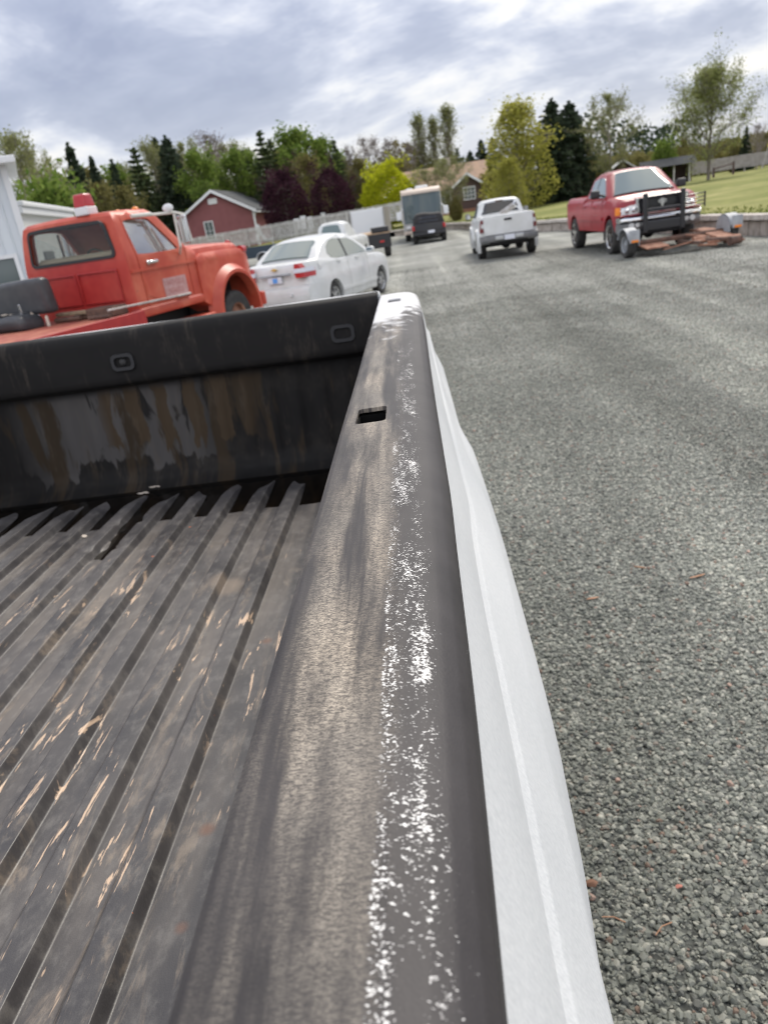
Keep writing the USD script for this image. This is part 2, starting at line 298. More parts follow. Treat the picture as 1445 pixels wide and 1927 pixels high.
protos, LOD = [], [2500] * 4 + [1600] * 2 + [900] * 2 + [450] * 2 + [180] * 2 + [70] * 2
for k, cnt in enumerate(LOD):
    p = f'/World/gravel/patch_{k:03d}' if k else '/World/gravel/patch'
    sp_ = stone_patch(.5, int(cnt * 1.35), .0042, .0138, sh); tone(usdkit.mesh(stage, p, sp_, MAT['stones'], False).GetPrim(), len(sp_[0]), list(SIZES)); protos.append(p)
gp.CreatePrototypesRel().SetTargets([Sdf.Path(p) for p in protos])
pos, idx, ori = [], [], []
for i in range(-14, 30):
    for j in range(50):
        x, y = -.2 + .48 * i, .3 + .48 * j
        if x > 1.6 + .62 * y or x < -.62 * y - .3: continue
        q = (y - 3.4 + rng.normal(0, .5)) / 2.4
        pos.append((x, y, 0.0)); idx.append(int(rng.integers(4) if q < 1 else rng.integers(2) + (4 if q < 2 else 6 if q < 3 else 8 if q < 4.2 else 10 if q < 6 else 12))); a = rng.integers(8) * PI / 4
        ori.append(Gf.Quath(float(math.cos(a)), 0, 0, float(math.sin(a))))
gp.CreatePositionsAttr(Vt.Vec3fArray([Gf.Vec3f(*p) for p in pos])); gp.CreateProtoIndicesAttr(Vt.IntArray(idx)); gp.CreateOrientationsAttr(Vt.QuathArray(ori))
def stone_thing(name, x, y, r, m, label, cat_='stone', sq=(1, .8, .6), yaw=0.):
    v, f = sh[rng.integers(len(sh))]
    p = uniq('/World', name); meta(usdkit.mesh(stage, p, (v * r * np.array(sq) @ trimesh.transformations.rotation_matrix(yaw, [0, 0, 1])[:3, :3].T + [x, y, r * sq[2] * .7 + .006], f), MAT[m], 40).GetPrim(), label, cat_)
PB, PP, PL, L1, L2, L3 = (0.284, 1.365), (0.497, 1.339), (0.638, 1.175), (1.121, 2.9), (0.91, 3.039), (0.625, 2.803)
stone_thing('brown_stone', *PB, .019, 'brown_stone', 'rounded brown stone on the gravel tight against the white truck side')
stone_thing('pink_stone', *PP, .012, 'pink_stone', 'small salmon pink stone lying alone on the grey gravel')
stone_thing('pale_stone', *PL, .019, 'pale_stone', 'pale greenish stone at the right edge of the near gravel')
stone_thing('dry_leaf', *L1, .030, 'dry_leaf', 'curled orange brown leaf on the gravel far right', 'leaf', (1.5, .35, .2), .3)
stone_thing('dry_leaf', *L2, .026, 'dry_leaf', 'thin dry leaf left of the larger orange leaf on the gravel', 'leaf', (1.4, .3, .2), -.5)
stone_thing('dry_leaf', *L3, .026, 'dry_leaf', 'reddish leaf stem on gravel nearest the truck side', 'leaf', (1.5, .25, .2), .1)

# ------------------------------------------------------------------ lawn, wall, fences
WALL = [(11.5, 4.0), (8.75, 18.4), (7.0, 34.6), (5.9, 37.2), (3.95, 57.0), (3.0, 60.6), (-1.3, 62.6), (-12, 63.6), (-34, 66)]
wl = LineString(WALL)
def lawn_z(x, y):
    d = wl.distance(Point(x, y)); return .46 + .55 * (1 - math.exp(-d / 22.)) + .006 * d
MAT['grass'] = material('grass', {
    'g': ('geometry', {}), 'n': ('noise_texture', {'scale': .22, 'detail': 8.0, 'roughness': .65}), 'r': ('rgb_ramp', {'ramp': [(.32, (.13, .15, .045)), (.5, (.195, .205, .07)), (.66, (.29, .275, .12))]}),
    'n2': ('noise_texture', {'scale': 2.4, 'detail': 9.0, 'roughness': .72}), 'r2': ('rgb_ramp', {'ramp': [(.3, (.70, .74, .66)), (.7, (1.2, 1.17, 1.12))]}), 'mm': ('mix_color', {'blend_type': 'multiply', 'fac': 1.0}),
    'b': ('bump', {'strength': .8, 'distance': .05}), 'd': ('principled_bsdf', {'roughness': .9, 'specular_ior_level': .1})},
    [('g.position', 'n.vector'), ('n.fac', 'r.fac'), ('g.position', 'n2.vector'), ('n2.fac', 'r2.fac'), ('r.color', 'mm.a'), ('r2.color', 'mm.b'), ('mm.result', 'd.base_color'), ('n2.fac', 'b.height'), ('b.normal', 'd.normal')], 'd.BSDF')
ss = np.linspace(0, 1, 90); ts = np.concatenate([[0, .3], np.geomspace(1, 260, 34)])
P = np.zeros((len(ss), len(ts), 3)); ang0, ang1 = .12, 1.85
for i, s in enumerate(ss):
    q = wl.interpolate(s, normalized=True); a = ang0 + (ang1 - ang0) * min(1, s / .78) ** 1.1; d = np.array([math.cos(a), math.sin(a)])
    for j, t in enumerate(ts):
        x, y = q.x + d[0] * t, q.y + d[1] * t; P[i, j] = (x, y, lawn_z(x, y) - (.05 if t == 0 else 0))
struct('lawn', grid(P), 'grass', smooth=True)
# grass tufts standing over the wall edge and on the near lawn
tv, tf = [], []
for k in range(4500):
    s = rng.random() ** .8 * .62; q = wl.interpolate(s, normalized=True); a = ang0 + (ang1 - ang0) * min(1, s / .78) ** 1.1; t = .12 + rng.random() ** 2.2 * 1.4
    x, y = q.x + math.cos(a) * t, q.y + math.sin(a) * t; z = lawn_z(x, y); h = rng.uniform(.03, .08); b = rng.uniform(0, PI); w = rng.uniform(.02, .05); o = len(tv)
    tv += [(x - w * math.cos(b), y - w * math.sin(b), z - .01), (x + w * math.cos(b), y + w * math.sin(b), z - .01), (x + rng.normal(0, .03), y + rng.normal(0, .03), z + h)]; tf.append((o, o + 1, o + 2))
leaf('grass_blade', (.12, .16, .04), (.24, .26, .09))
struct('grass_tufts', (np.array(tv), np.array(tf)), 'grass_blade', kind='stuff', label='short grass tufts along the top of the stone wall')
wall = thing('retaining_wall', 'low tan stone block retaining wall along the edge of the lawn', 'wall')
L, s, k = wl.length, 6.0, 0
var = [rbox(-.5, .5, -.5, .5, -.5, .5, .07, 6) for _ in range(1)]
def block(s0, s1, z0, z1, depth, m, name, pro=0.):
    a, b = wl.interpolate(s0), wl.interpolate(s1); d = np.array([b.x - a.x, b.y - a.y]); ln = np.linalg.norm(d); d /= ln; nrm = np.array([d[1], -d[0]])
    c = np.array([a.x + b.x, a.y + b.y]) / 2 + nrm * (-depth / 2 + pro) * -1 * -1
    Rm = np.array([[d[0], -nrm[0], 0, c[0]], [d[1], -nrm[1], 0, c[1]], [0, 0, 1, (z0 + z1) / 2]])
    part(wall, name, tm(var[0].scale([ln - .02, depth, z1 - z0 - .012]).transform(Rm)), m)
while s < 76 and k < 110:
    w = (.42 if s < 45 else .8) * rng.uniform(.85, 1.2); block(s, s + w, -.04, .36 + rng.uniform(-.012, .012), .26, 'block', 'stone_block', rng.uniform(-.02, .03)); s += w; k += 1
s, k = 6.0, 0
while s < 76 and k < 80:
    w = (.62 if s < 45 else 1.1) * rng.uniform(.9, 1.15); block(s, s + w, .36, .50 + rng.uniform(-.01, .01), .36, 'cap_block', 'cap_stone', .02); s += w; k += 1
def picket_fence(name, A, B, zt0, zt1, h, pitch, w, m, label, group=None, point=True):
    t = thing(name, label, 'fence', (A[0], A[1], 0)); A, B = np.array(A, float), np.array(B, float); d = B - A; ln = np.linalg.norm(d); d /= ln; n = int(ln / pitch)
    yaw = math.atan2(d[1], d[0]); c, s_ = math.cos(yaw), math.sin(yaw)
    for k in range(n):
        u = k * pitch; f = u / ln; zt = zt0 + (zt1 - zt0) * f + rng.uniform(-.02, .02); z0 = zt - h
        pl = front([(-w / 2, z0), (w / 2, z0), (w / 2, zt - .06), (0, zt) if point else (w / 2, zt), (-w / 2, zt - .06 if point else zt)], -.012, .012).rotate([0, 0, math.degrees(yaw) + rng.uniform(-3, 3)]).translate([c * u, s_ * u, 0])
        part(t, 'picket' if point else 'board', tm(pl), m)
    for zo in (.25, h - .25):
        R_ = Manifold.hull(box(0, .03, .014, .05, zt0 - h + zo - .04, zt0 - h + zo + .04) + box(ln - .03, ln, .014, .05, zt1 - h + zo - .04, zt1 - h + zo + .04))
        part(t, 'rail', tm(R_.rotate([0, 0, math.degrees(yaw)])), m)
    for k in range(0, int(ln / 2.4) + 1):
        u = k * 2.4; f = u / ln; zt = zt0 + (zt1 - zt0) * f
        part(t, 'fence_post', tm(box(-.05, .05, .052, .15, zt - h - .3, zt - .1).rotate([0, 0, math.degrees(yaw)]).translate([c * u, s_ * u, 0])), m)
picket_fence('picket_fence', (-.25, 64.5), (-25.5, 71.0), 2.62, 2.12, 1.45, .17, .105, 'fence_wood', 'long weathered white picket fence in front of the red house')
picket_fence('board_fence', (23.2, 66.5), (36.5, 62.0), 2.25, 2.2, .95, .19, .18, 'fence_grey', 'grey brown board fence at the top of the lawn far right', point=False)

for nm, x, y, yaw, lab in (('twig', 0.421, 1.222, .6, 'thin reddish brown twig lying on the near gravel'), ('twig', 0.311, 1.255, -.3, 'pale dry grass stem on the gravel beside the truck')):
    t_ = thing(nm, lab, 'twig', (x, y, .018), yaw); part(t_, 'stem', tm(tube([(-.028, 0, 0), (0, .004, .003), (.028, -.003, .001)], .0016, 5)), 'dry_leaf')
# ------------------------------------------------------------------ the near pickup: its bed and its right side
from scipy.interpolate import PchipInterpolator
def curve(tab): t = np.array(tab); return lambda y: PchipInterpolator(t[:, 0], t[:, 1], extrapolate=False)(np.clip(y, t[0, 0], t[-1, 0]))
xE = curve([(-.6, .002), (.168, .003), (.24, .005), (.36, .008), (.56, .011), (.73, .0135), (.99, .0135), (1.33, .0145), (1.6, .016), (1.9, .0175), (2.41, .0145), (2.56, .012)])
xA = curve([(-.6, .036), (.24, .037), (.43, .038), (.62, .0375), (.80, .040), (.93, .045), (1.05, .043), (2.55, .032)])
xC = curve([(-.6, .067), (.305, .069), (.42, .072), (.52, .073), (.67, .076), (.86, .082), (1.05, .083), (1.5, .066), (2.55, .05)])
xS = curve([(-.6, .070), (.33, .078), (.45, .090), (.55, .096), (.66, .1015), (.9, .103), (1.13, .1045), (1.4, .105), (1.58, .102), (1.68, .091), (1.8, .082), (2.16, .081), (2.55, .078)])
def dist(name, p, r, out):
    return {name: ('vector_math', {'math_type': 'distance', 'vector2': p}), name + 'm': ('map_range', {'range_type': 'smoothstep', 'from_min': r * .4, 'from_max': r, 'to_min': .55, 'to_max': 0., 'clamp': True})}, [('g.position', name + '.vector1'), (name + '.value', name + 'm.value'), (name + 'm.result', out)]
def sm(a, b, t0=0., t1=1.): return ('map_range', {'range_type': 'smoothstep', 'from_min': a, 'from_max': b, 'to_min': t0, 'to_max': t1, 'clamp': True})
MAT['rail_plastic'] = material('rail_plastic', {
    'g': ('geometry', {}), 's': ('separate_xyz', {}),
    'nb': ('noise_texture', {'scale': 9., 'detail': 6., 'roughness': .65}), 'base': ('rgb_ramp', {'ramp': [(.3, (.028, .0255, .027)), (.7, (.050, .0455, .047))]}),
    # tan dust lying in long streaks, worked into the grain
    'm1': ('mapping', {'scale': (36, 3.2, 1), 'rotation': (0, 0, .02)}), 'n1': ('noise_texture', {'scale': 1., 'detail': 5., 'roughness': .62, 'distortion': .25}), 'd1': sm(.33, .66),
    'm2': ('mapping', {'scale': (330, 800, 1)}), 'n2': ('noise_texture', {'scale': 1., 'detail': 4., 'roughness': .7, 'distortion': 1.2}), 'd2': sm(.42, .60),
    'm6': ('mapping', {'scale': (5, 4, 1)}), 'n6': ('noise_texture', {'scale': 1., 'detail': 3., 'roughness': .6}), 'd6': sm(.35, .6, .45, 1.),
    'xin0': sm(-.028, -.062), 'xin1': sm(-.116, -.088, .35, 1.), 'xin': ('math', {'math_type': 'multiply'}), 'dm': ('math', {'math_type': 'multiply'}), 'dm2': ('math', {'math_type': 'multiply'}), 'dm3': ('math', {'math_type': 'multiply'}), 'dmk': ('math', {'math_type': 'multiply_add', 'value2': .80, 'value3': 0.}),
    'wash': ('math', {'math_type': 'multiply', 'value2': .16}), 'dsum': ('math', {'math_type': 'add', 'use_clamp': True}),
    'dc': ('rgb_ramp', {'ramp': [(.3, (.40, .37, .32)), (.7, (.54, .455, .355))]}), 'mxd': ('mix_color', {'blend_type': 'mix'}),
    # white scuffs: worn-through specks in one narrow band along the rail
    'xa': sm(-.0475, -.0445), 'xb': sm(-.006, -.022), 'xm': ('math', {'math_type': 'multiply'}),
    'm3': ('mapping', {'scale': (480, 700, 1)}), 'n3': ('noise_texture', {'scale': 1., 'detail': 2., 'roughness': .6, 'distortion': .6}),
    'm4': ('mapping', {'scale': (70, 22, 1)}), 'n4': ('noise_texture', {'scale': 1., 'detail': 4., 'roughness': .65}),
    'thr': ('math', {'math_type': 'multiply_add', 'value2': .78, 'value3': -.39}), 'sp': ('math', {'math_type': 'add'}), 'spe': ('math', {'math_type': 'multiply_add', 'value2': .22, 'value3': -.22}), 'sp2': ('math', {'math_type': 'add'}), 'spm': sm(.585, .645),
    'yfd': ('map_range', {'from_min': .30, 'from_max': 1.3, 'to_min': .01, 'to_max': -.085, 'clamp': True}), 'sp3': ('math', {'math_type': 'add'}), 'yend': sm(1.62, 1.50), 'ysp': ('math', {'math_type': 'multiply'}), 'spk': ('math', {'math_type': 'multiply'}),
    'chk': ('math', {'math_type': 'multiply_add', 'value2': .0}), 'mxs': ('mix_color', {'blend_type': 'mix', 'b': (.70, .69, .67)}),
    # white paint showing towards the far end
    'm5': ('mapping', {'scale': (13, 11, 1), 'rotation': (0, 0, -.5)}), 'n5': ('noise_texture', {'scale': 1., 'detail': 5., 'roughness': .6, 'distortion': 1.6}),
    'yw': ('map_range', {'from_min': .9, 'from_max': 2.35, 'to_min': -.62, 'to_max': .27, 'clamp': True}), 'xw': ('map_range', {'from_min': -.05, 'from_max': .01, 'to_min': .02, 'to_max': -.17, 'clamp': True}), 'wa': ('math', {'math_type': 'add'}), 'wb': ('math', {'math_type': 'add'}), 'wm': sm(.40, .60, 0, .95),
    'mxw': ('mix_color', {'blend_type': 'mix', 'b': (.60, .60, .61)}),
    'nf': ('noise_texture', {'scale': 620., 'detail': 3.}), 'bp': ('bump', {'strength': .35, 'distance': .0006}),
    'p': ('principled_bsdf', {'roughness': .52, 'specular_ior_level': .27})},
    [('g.position', 's.vector'), ('g.position', 'nb.vector'), ('nb.fac', 'base.fac')] +
    [x for k in '123456' for x in (('g.position', f'm{k}.vector'), (f'm{k}.vector', f'n{k}.vector'))] +
    [('n1.fac', 'd1.value'), ('n2.fac', 'd2.value'), ('n6.fac', 'd6.value'), ('s.x', 'xin0.value'), ('s.x', 'xin1.value'), ('xin0.result', 'xin.value1'), ('xin1.result', 'xin.value2'), ('d1.result', 'dm.value1'), ('d2.result', 'dm.value2'), ('dm.value', 'dm2.value1'), ('d6.result', 'dm2.value2'), ('dm2.value', 'dmk.value1'),
     ('d1.result', 'wash.value1'), ('dmk.value', 'dsum.value1'), ('wash.value', 'dsum.value2'), ('dsum.value', 'dm3.value1'), ('xin.value', 'dm3.value2'),
     ('n6.fac', 'dc.fac'), ('dm3.value', 'mxd.fac'), ('base.color', 'mxd.a'), ('dc.color', 'mxd.b'),
     ('s.x', 'xa.value'), ('s.x', 'xb.value'), ('xa.result', 'xm.value1'), ('xb.result', 'xm.value2'), ('n4.fac', 'thr.value1'), ('n3.fac', 'sp.value1'), ('thr.value', 'sp.value2'),
     ('xm.value', 'spe.value1'), ('sp.value', 'sp2.value1'), ('spe.value', 'sp2.value2'), ('sp2.value', 'sp3.value1'), ('s.y', 'yfd.value'), ('yfd.result', 'sp3.value2'), ('sp3.value', 'spm.value'), ('spm.result', 'ysp.value1'), ('s.y', 'yend.value'), ('yend.result', 'ysp.value2'), ('ysp.value', 'spk.value1'), ('xa.result', 'spk.value2'),
     ('xm.value', 'chk.value1'), ('spk.value', 'chk.value3'), ('chk.value', 'mxs.fac'), ('mxd.result', 'mxs.a'),
     ('s.y', 'yw.value'), ('s.x', 'xw.value'), ('n5.fac', 'wa.value1'), ('yw.result', 'wa.value2'), ('wa.value', 'wb.value1'), ('xw.result', 'wb.value2'), ('wb.value', 'wm.value'), ('wm.result', 'mxw.fac'), ('mxs.result', 'mxw.a'), ('mxw.result', 'p.base_color'),
     ('g.position', 'nf.vector'), ('nf.fac', 'bp.height'), ('bp.normal', 'p.normal')], 'p.BSDF')
sn, sl = {}, []
for k, (pt, r, *colour) in enumerate([((-.400, .79, .905), .020), ((-.392, .63, .905), .016), ((-.402, 1.30, .905), .020), ((-0.556, 1.574, .905), .062, (.25, .20, .155)), ((-0.526, 1.535, .905), .009, (.004, .004, .004))]):
    a, b = dist(f'q{k}', pt, r, f'rm{k}.fac'); sn.update(a); sl += b
    sn[f'rm{k}'] = ('mix_color', {'blend_type': 'mix', 'b': colour[0] if colour else (.19, .075, .035)}); sl += [(f'rm{k-1}.result' if k else 'mxo.result', f'rm{k}.a')]
MAT['floor_plastic'] = material('floor_plastic', {**sn,
    'g': ('geometry', {}), 's': ('separate_xyz', {}),
    'nb': ('noise_texture', {'scale': 5., 'detail': 7., 'roughness': .6}), 'base': ('rgb_ramp', {'ramp': [(.33, (.040, .0375, .039)), (.5, (.060, .056, .0565)), (.7, (.098, .090, .087))]}),
    'ph': ('math', {'math_type': 'multiply_add', 'value2': 1 / .117, 'value3': .445 / .117}), 'fr': ('math', {'math_type': 'fraction'}), 'fr1': ('math', {'math_type': 'add', 'value2': 20.}), 'val': sm(.56, .42),
    'm1': ('mapping', {'scale': (14, 1.6, 1)}), 'n1': ('noise_texture', {'scale': 1., 'detail': 6., 'roughness': .65, 'distortion': .4}), 'd1': sm(.38, .70),
    'vm': ('math', {'math_type': 'multiply'}), 'vk': ('math', {'math_type': 'multiply', 'value2': .62}), 'yf': sm(.4, 1.7, .6, 1.), 'vy': ('math', {'math_type': 'multiply'}),
    'mv': ('mix_color', {'blend_type': 'mix', 'b': (.19, .165, .14)}),
    # scratches rubbed along the bed by loads
    'm2': ('mapping', {'scale': (56, 7.5, 1), 'rotation': (0, 0, .035)}), 'n2': ('noise_texture', {'scale': 1., 'detail': 5., 'roughness': .62, 'distortion': .7}), 'sc': sm(.60, .645),
    'm3': ('mapping', {'scale': (5, 2.2, 1)}), 'n3': ('noise_texture', {'scale': 1., 'detail': 3.}), 'sr': sm(.42, .52), 'scm': ('math', {'math_type': 'multiply'}), 'scy': sm(2.0, 1.4, .0, 1.), 'scn': ('math', {'math_type': 'multiply'}), 'scl': sm(.35, .75, .15, 1.), 'sco': ('math', {'math_type': 'multiply'}),
    'ms': ('mix_color', {'blend_type': 'mix', 'b': (.56, .41, .29)}),
    'm4': ('mapping', {'scale': (40, 22, 1)}), 'n4': ('noise_texture', {'scale': 1., 'detail': 6., 'roughness': .7}), 'hz': sm(.45, .72, 0, .34), 'mh': ('mix_color', {'blend_type': 'mix', 'b': (.24, .225, .205)}),
    'm7': ('mapping', {'scale': (15, 3.6, 1), 'location': (2., 5., 0)}), 'n7': ('noise_texture', {'scale': 1., 'detail': 6., 'roughness': .68, 'distortion': .9}), 'p7': sm(.54, .64), 'f7': sm(.36, .58, .25, 1.), 'y7': sm(2.1, 1.3), 'q7': ('math', {'math_type': 'multiply'}), 'u7': ('math', {'math_type': 'multiply'}), 'k7': ('math', {'math_type': 'multiply', 'value2': .42}), 'mx7': ('mix_color', {'blend_type': 'mix', 'b': (.31, .245, .18)}),
    'no': ('noise_texture', {'scale': 30., 'detail': 2.}), 'om': sm(.775, .79), 'mxo': ('mix_color', {'blend_type': 'mix', 'b': (.55, .15, .06)}),
    'nf': ('noise_texture', {'scale': 420., 'detail': 3.}), 'bp': ('bump', {'strength': .3, 'distance': .0008}),
    'rr': ('map_range', {'from_min': .35, 'from_max': .7, 'to_min': .36, 'to_max': .58, 'clamp': True}), 'p': ('principled_bsdf', {'specular_ior_level': .5})},
    sl + [('g.position', 's.vector'), ('g.position', 'nb.vector'), ('nb.fac', 'base.fac'), ('s.x', 'ph.value1'), ('ph.value', 'fr1.value1'), ('fr1.value', 'fr.value1'), ('fr.value', 'val.value')] +
    [x for k in '1234' for x in (('g.position', f'm{k}.vector'), (f'm{k}.vector', f'n{k}.vector'))] +
    [('n1.fac', 'd1.value'), ('d1.result', 'vm.value1'), ('val.result', 'vm.value2'), ('vm.value', 'vk.value1'), ('s.y', 'yf.value'), ('vk.value', 'vy.value1'), ('yf.result', 'vy.value2'), ('vy.value', 'mv.fac'), ('base.color', 'mv.a'),
     ('n4.fac', 'hz.value'), ('hz.result', 'mh.fac'), ('mv.result', 'mh.a'), ('g.position', 'm7.vector'), ('m7.vector', 'n7.vector'), ('n7.fac', 'p7.value'), ('n4.fac', 'f7.value'), ('s.y', 'y7.value'), ('p7.result', 'q7.value1'), ('f7.result', 'q7.value2'), ('q7.value', 'u7.value1'), ('y7.result', 'u7.value2'), ('u7.value', 'k7.value1'), ('k7.value', 'mx7.fac'), ('mh.result', 'mx7.a'),
     ('n2.fac', 'sc.value'), ('n3.fac', 'sr.value'), ('sc.result', 'scm.value1'), ('sr.result', 'scm.value2'), ('s.y', 'scy.value'), ('scm.value', 'scn.value1'), ('scy.result', 'scn.value2'), ('s.y', 'scl.value'), ('scn.value', 'sco.value1'), ('scl.result', 'sco.value2'), ('sco.value', 'ms.fac'), ('mx7.result', 'ms.a'),
     ('g.position', 'no.vector'), ('no.fac', 'om.value'), ('om.result', 'mxo.fac'), ('ms.result', 'mxo.a'), ('rm4.result', 'p.base_color'),
     ('nb.fac', 'rr.value'), ('rr.result', 'p.roughness'), ('g.position', 'nf.vector'), ('nf.fac', 'bp.height'), ('bp.normal', 'p.normal')], 'p.BSDF')
MAT['panel_plastic'] = material('panel_plastic', {
    'g': ('geometry', {}), 's': ('separate_xyz', {}), 'low': sm(1.27, 1.23),
    'nb': ('noise_texture', {'scale': 7., 'detail': 6., 'roughness': .65}), 'base': ('rgb_ramp', {'ramp': [(.3, (.007, .0066, .0066)), (.55, (.012, .011, .011)), (.75, (.028, .025, .022))]}),
    'm1': ('mapping', {'scale': (11, 1, 3.4)}), 'n1': ('noise_texture', {'scale': 1., 'detail': 4., 'roughness': .5, 'distortion': .6}), 'wa': sm(-1.62, -1.30), 'wb': sm(-.70, -.92), 'wc': ('math', {'math_type': 'multiply'}), 'wd': ('math', {'math_type': 'multiply'}), 'd1': sm(.36, .42), 'c1': ('math', {'math_type': 'multiply'}), 'a1': ('mix_color', {'blend_type': 'mix', 'b': (.072, .068, .067)}),
    'm2': ('mapping', {'scale': (13, 1, 2.6), 'location': (4.3, 0, 2.)}), 'n2': ('noise_texture', {'scale': 1., 'detail': 5., 'roughness': .55, 'distortion': .4}), 'd2': sm(.50, .60), 'c2': ('math', {'math_type': 'multiply'}), 'a2': ('mix_color', {'blend_type': 'mix', 'b': (.034, .024, .015)}),
    'nx': ('noise_texture', {'scale': 9., 'detail': 3.}), 'tx': ('math', {'math_type': 'multiply_add', 'value2': .07}), 'tp': ('math', {'math_type': 'multiply_add', 'value2': 9.2, 'value3': 40.}), 'pp': ('math', {'math_type': 'pingpong', 'value2': .5}), 'fm': sm(.24, .28),
    'zz': ('math', {'math_type': 'multiply_add', 'value2': .30}), 'zm': sm(1.16, 1.175), 'zg': sm(1.115, 1.13), 'xv': sm(-1.24, -1.16), 'xw': sm(-.58, -.72), 'f1': ('math', {'math_type': 'multiply'}), 'f2': ('math', {'math_type': 'multiply'}), 'f3': ('math', {'math_type': 'multiply'}), 'f4': ('math', {'math_type': 'multiply'}), 'g4': ('math', {'math_type': 'multiply'}),
    'a4': ('mix_color', {'blend_type': 'mix', 'b': (.052, .036, .022)}), 'm3': ('mapping', {'scale': (24, 1, 6)}), 'n3': ('noise_texture', {'scale': 1., 'detail': 5., 'roughness': .7}), 'd3': sm(.52, .85, 0, .5), 'a3': ('mix_color', {'blend_type': 'mix', 'b': (.11, .09, .07)}), 'rg': sm(.3, .6, .5, .7),
    'p': ('principled_bsdf', {'specular_ior_level': .2})},
    [('g.position', 's.vector'), ('s.z', 'low.value'), ('g.position', 'nb.vector'), ('nb.fac', 'base.fac')] + [x for k in '123' for x in (('g.position', f'm{k}.vector'), (f'm{k}.vector', f'n{k}.vector'), (f'n{k}.fac', f'd{k}.value'))] +
    [('s.x', 'wa.value'), ('s.x', 'wb.value'), ('wa.result', 'wc.value1'), ('wb.result', 'wc.value2'), ('d1.result', 'wd.value1'), ('wc.value', 'g4.value1'), ('zg.result', 'g4.value2'), ('g4.value', 'wd.value2'), ('wd.value', 'c1.value1'), ('low.result', 'c1.value2'), ('c1.value', 'a1.fac'), ('base.color', 'a1.a'), ('g.position', 'nx.vector'), ('nx.fac', 'tx.value1'), ('s.x', 'tx.value3'), ('tx.value', 'tp.value1'), ('tp.value', 'pp.value1'), ('pp.value', 'fm.value'), ('n1.fac', 'zz.value1'), ('s.z', 'zz.value3'), ('zz.value', 'zm.value'), ('zz.value', 'zg.value'), ('s.x', 'xv.value'), ('s.x', 'xw.value'), ('xv.result', 'f1.value1'), ('xw.result', 'f1.value2'), ('fm.result', 'f2.value1'), ('zm.result', 'f2.value2'), ('f1.value', 'f3.value1'), ('f2.value', 'f3.value2'), ('f3.value', 'f4.value1'), ('low.result', 'f4.value2'), ('d2.result', 'c2.value1'), ('low.result', 'c2.value2'), ('c2.value', 'a2.fac'), ('f4.value', 'a4.fac'), ('a2.result', 'a4.a'), ('a1.result', 'a2.a'), ('d3.result', 'a3.fac'), ('a4.result', 'a3.a'), ('a3.result', 'p.base_color'), ('nb.fac', 'rg.value'), ('rg.result', 'p.roughness')], 'p.BSDF')
MAT['hero_paint'] = material('hero_paint', {
    'g': ('geometry', {}), 'm1': ('mapping', {'scale': (300, 300, 60)}), 'n1': ('noise_texture', {'scale': 1.6, 'detail': 4., 'roughness': .7}), 'r1': ('rgb_ramp', {'ramp': [(.34, (.53, .545, .555)), (.52, (.60, .612, .62)), (.70, (.66, .67, .672))]}),
    'n2': ('noise_texture', {'scale': 2.2, 'detail': 4.}), 'r2': ('rgb_ramp', {'ramp': [(.3, (.90, .91, .92)), (.65, (1.04, 1.04, 1.04))]}), 'mm': ('mix_color', {'blend_type': 'multiply', 'fac': 1.}),
    'rg': ('map_range', {'from_min': .3, 'from_max': .7, 'to_min': .55, 'to_max': .7, 'clamp': True}), 'p': ('principled_bsdf', {'specular_ior_level': .22})},
    [('g.position', 'm1.vector'), ('m1.vector', 'n1.vector'), ('n1.fac', 'r1.fac'), ('g.position', 'n2.vector'), ('n2.fac', 'r2.fac'), ('r1.color', 'mm.a'), ('r2.color', 'mm.b'), ('mm.result', 'p.base_color'), ('n1.fac', 'rg.value'), ('rg.result', 'p.roughness')], 'p.BSDF')
MAT['water'] = material('water', {'t': ('transparent_bsdf', {'color': (.20, .16, .12)}), 'g': ('glossy_bsdf', {'color': (1, 1, 1), 'roughness': .02}), 'f': ('fresnel', {'IOR': 1.33}), 'm': ('mix_closure', {})},
    [('f.fac', 'm.fac'), ('t.BSDF', 'm.closure1'), ('g.BSDF', 'm.closure2')], 'm.closure')
hero = thing('white_pickup', 'white pickup seen from above its black lined cargo bed filling the foreground', 'pickup')
YE, Y0 = 2.555, -.62
# rail cap
sec = [(-.118, 1.395), (-.1185, 1.440), (-.117, 1.4465), (-.112, 1.4495), (-.06, 1.4505), (-.035, 1.4495), (-.018, 1.4465), (-.006, 1.4415), (.003, 1.4345), (.008, 1.4265), (.0095, 1.417), (.0045, 1.417), (.001, 1.427), (-.010, 1.436), (-.03, 1.443), (-.06, 1.4445), (-.110, 1.4438), (-.1125, 1.439), (-.112, 1.395)]
cap = front(sec, Y0, YE)
for ya, yb, xa_, xb_ in ((.918, .997, -.0985, -.0575), (2.29, 2.372, -.086, -.046), (-.5, -.42, -.0985, -.0575)):
    cap -= rbox(xa_, xb_, ya, yb, 1.38, 1.52, .006)
def capwarp(P):
    P = np.array(P, float); P[:, 0] += np.clip((P[:, 0] + .055) / .06, 0, 1) * (xE(P[:, 1]) - .0095); P[:, 2] += .0006 * np.sin(P[:, 1] * 9); return P
part(hero, 'rail_cap', tm(warped(cap, capwarp, .05)), 'rail_plastic', 35, label='scuffed and dusty black plastic rail cap with square pocket holes')
for ya, yb, xa_, xb_ in ((.918, .997, -.0985, -.0575), (2.29, 2.372, -.086, -.046)):
    w = box(xa_ - .006, xb_ + .006, ya - .006, yb + .006, 1.33, 1.4405) - box(xa_ + .001, xb_ - .001, ya + .001, yb - .001, 1.334, 1.5)
    part(hero, 'stake_pocket', tm(w), 'hole_black')
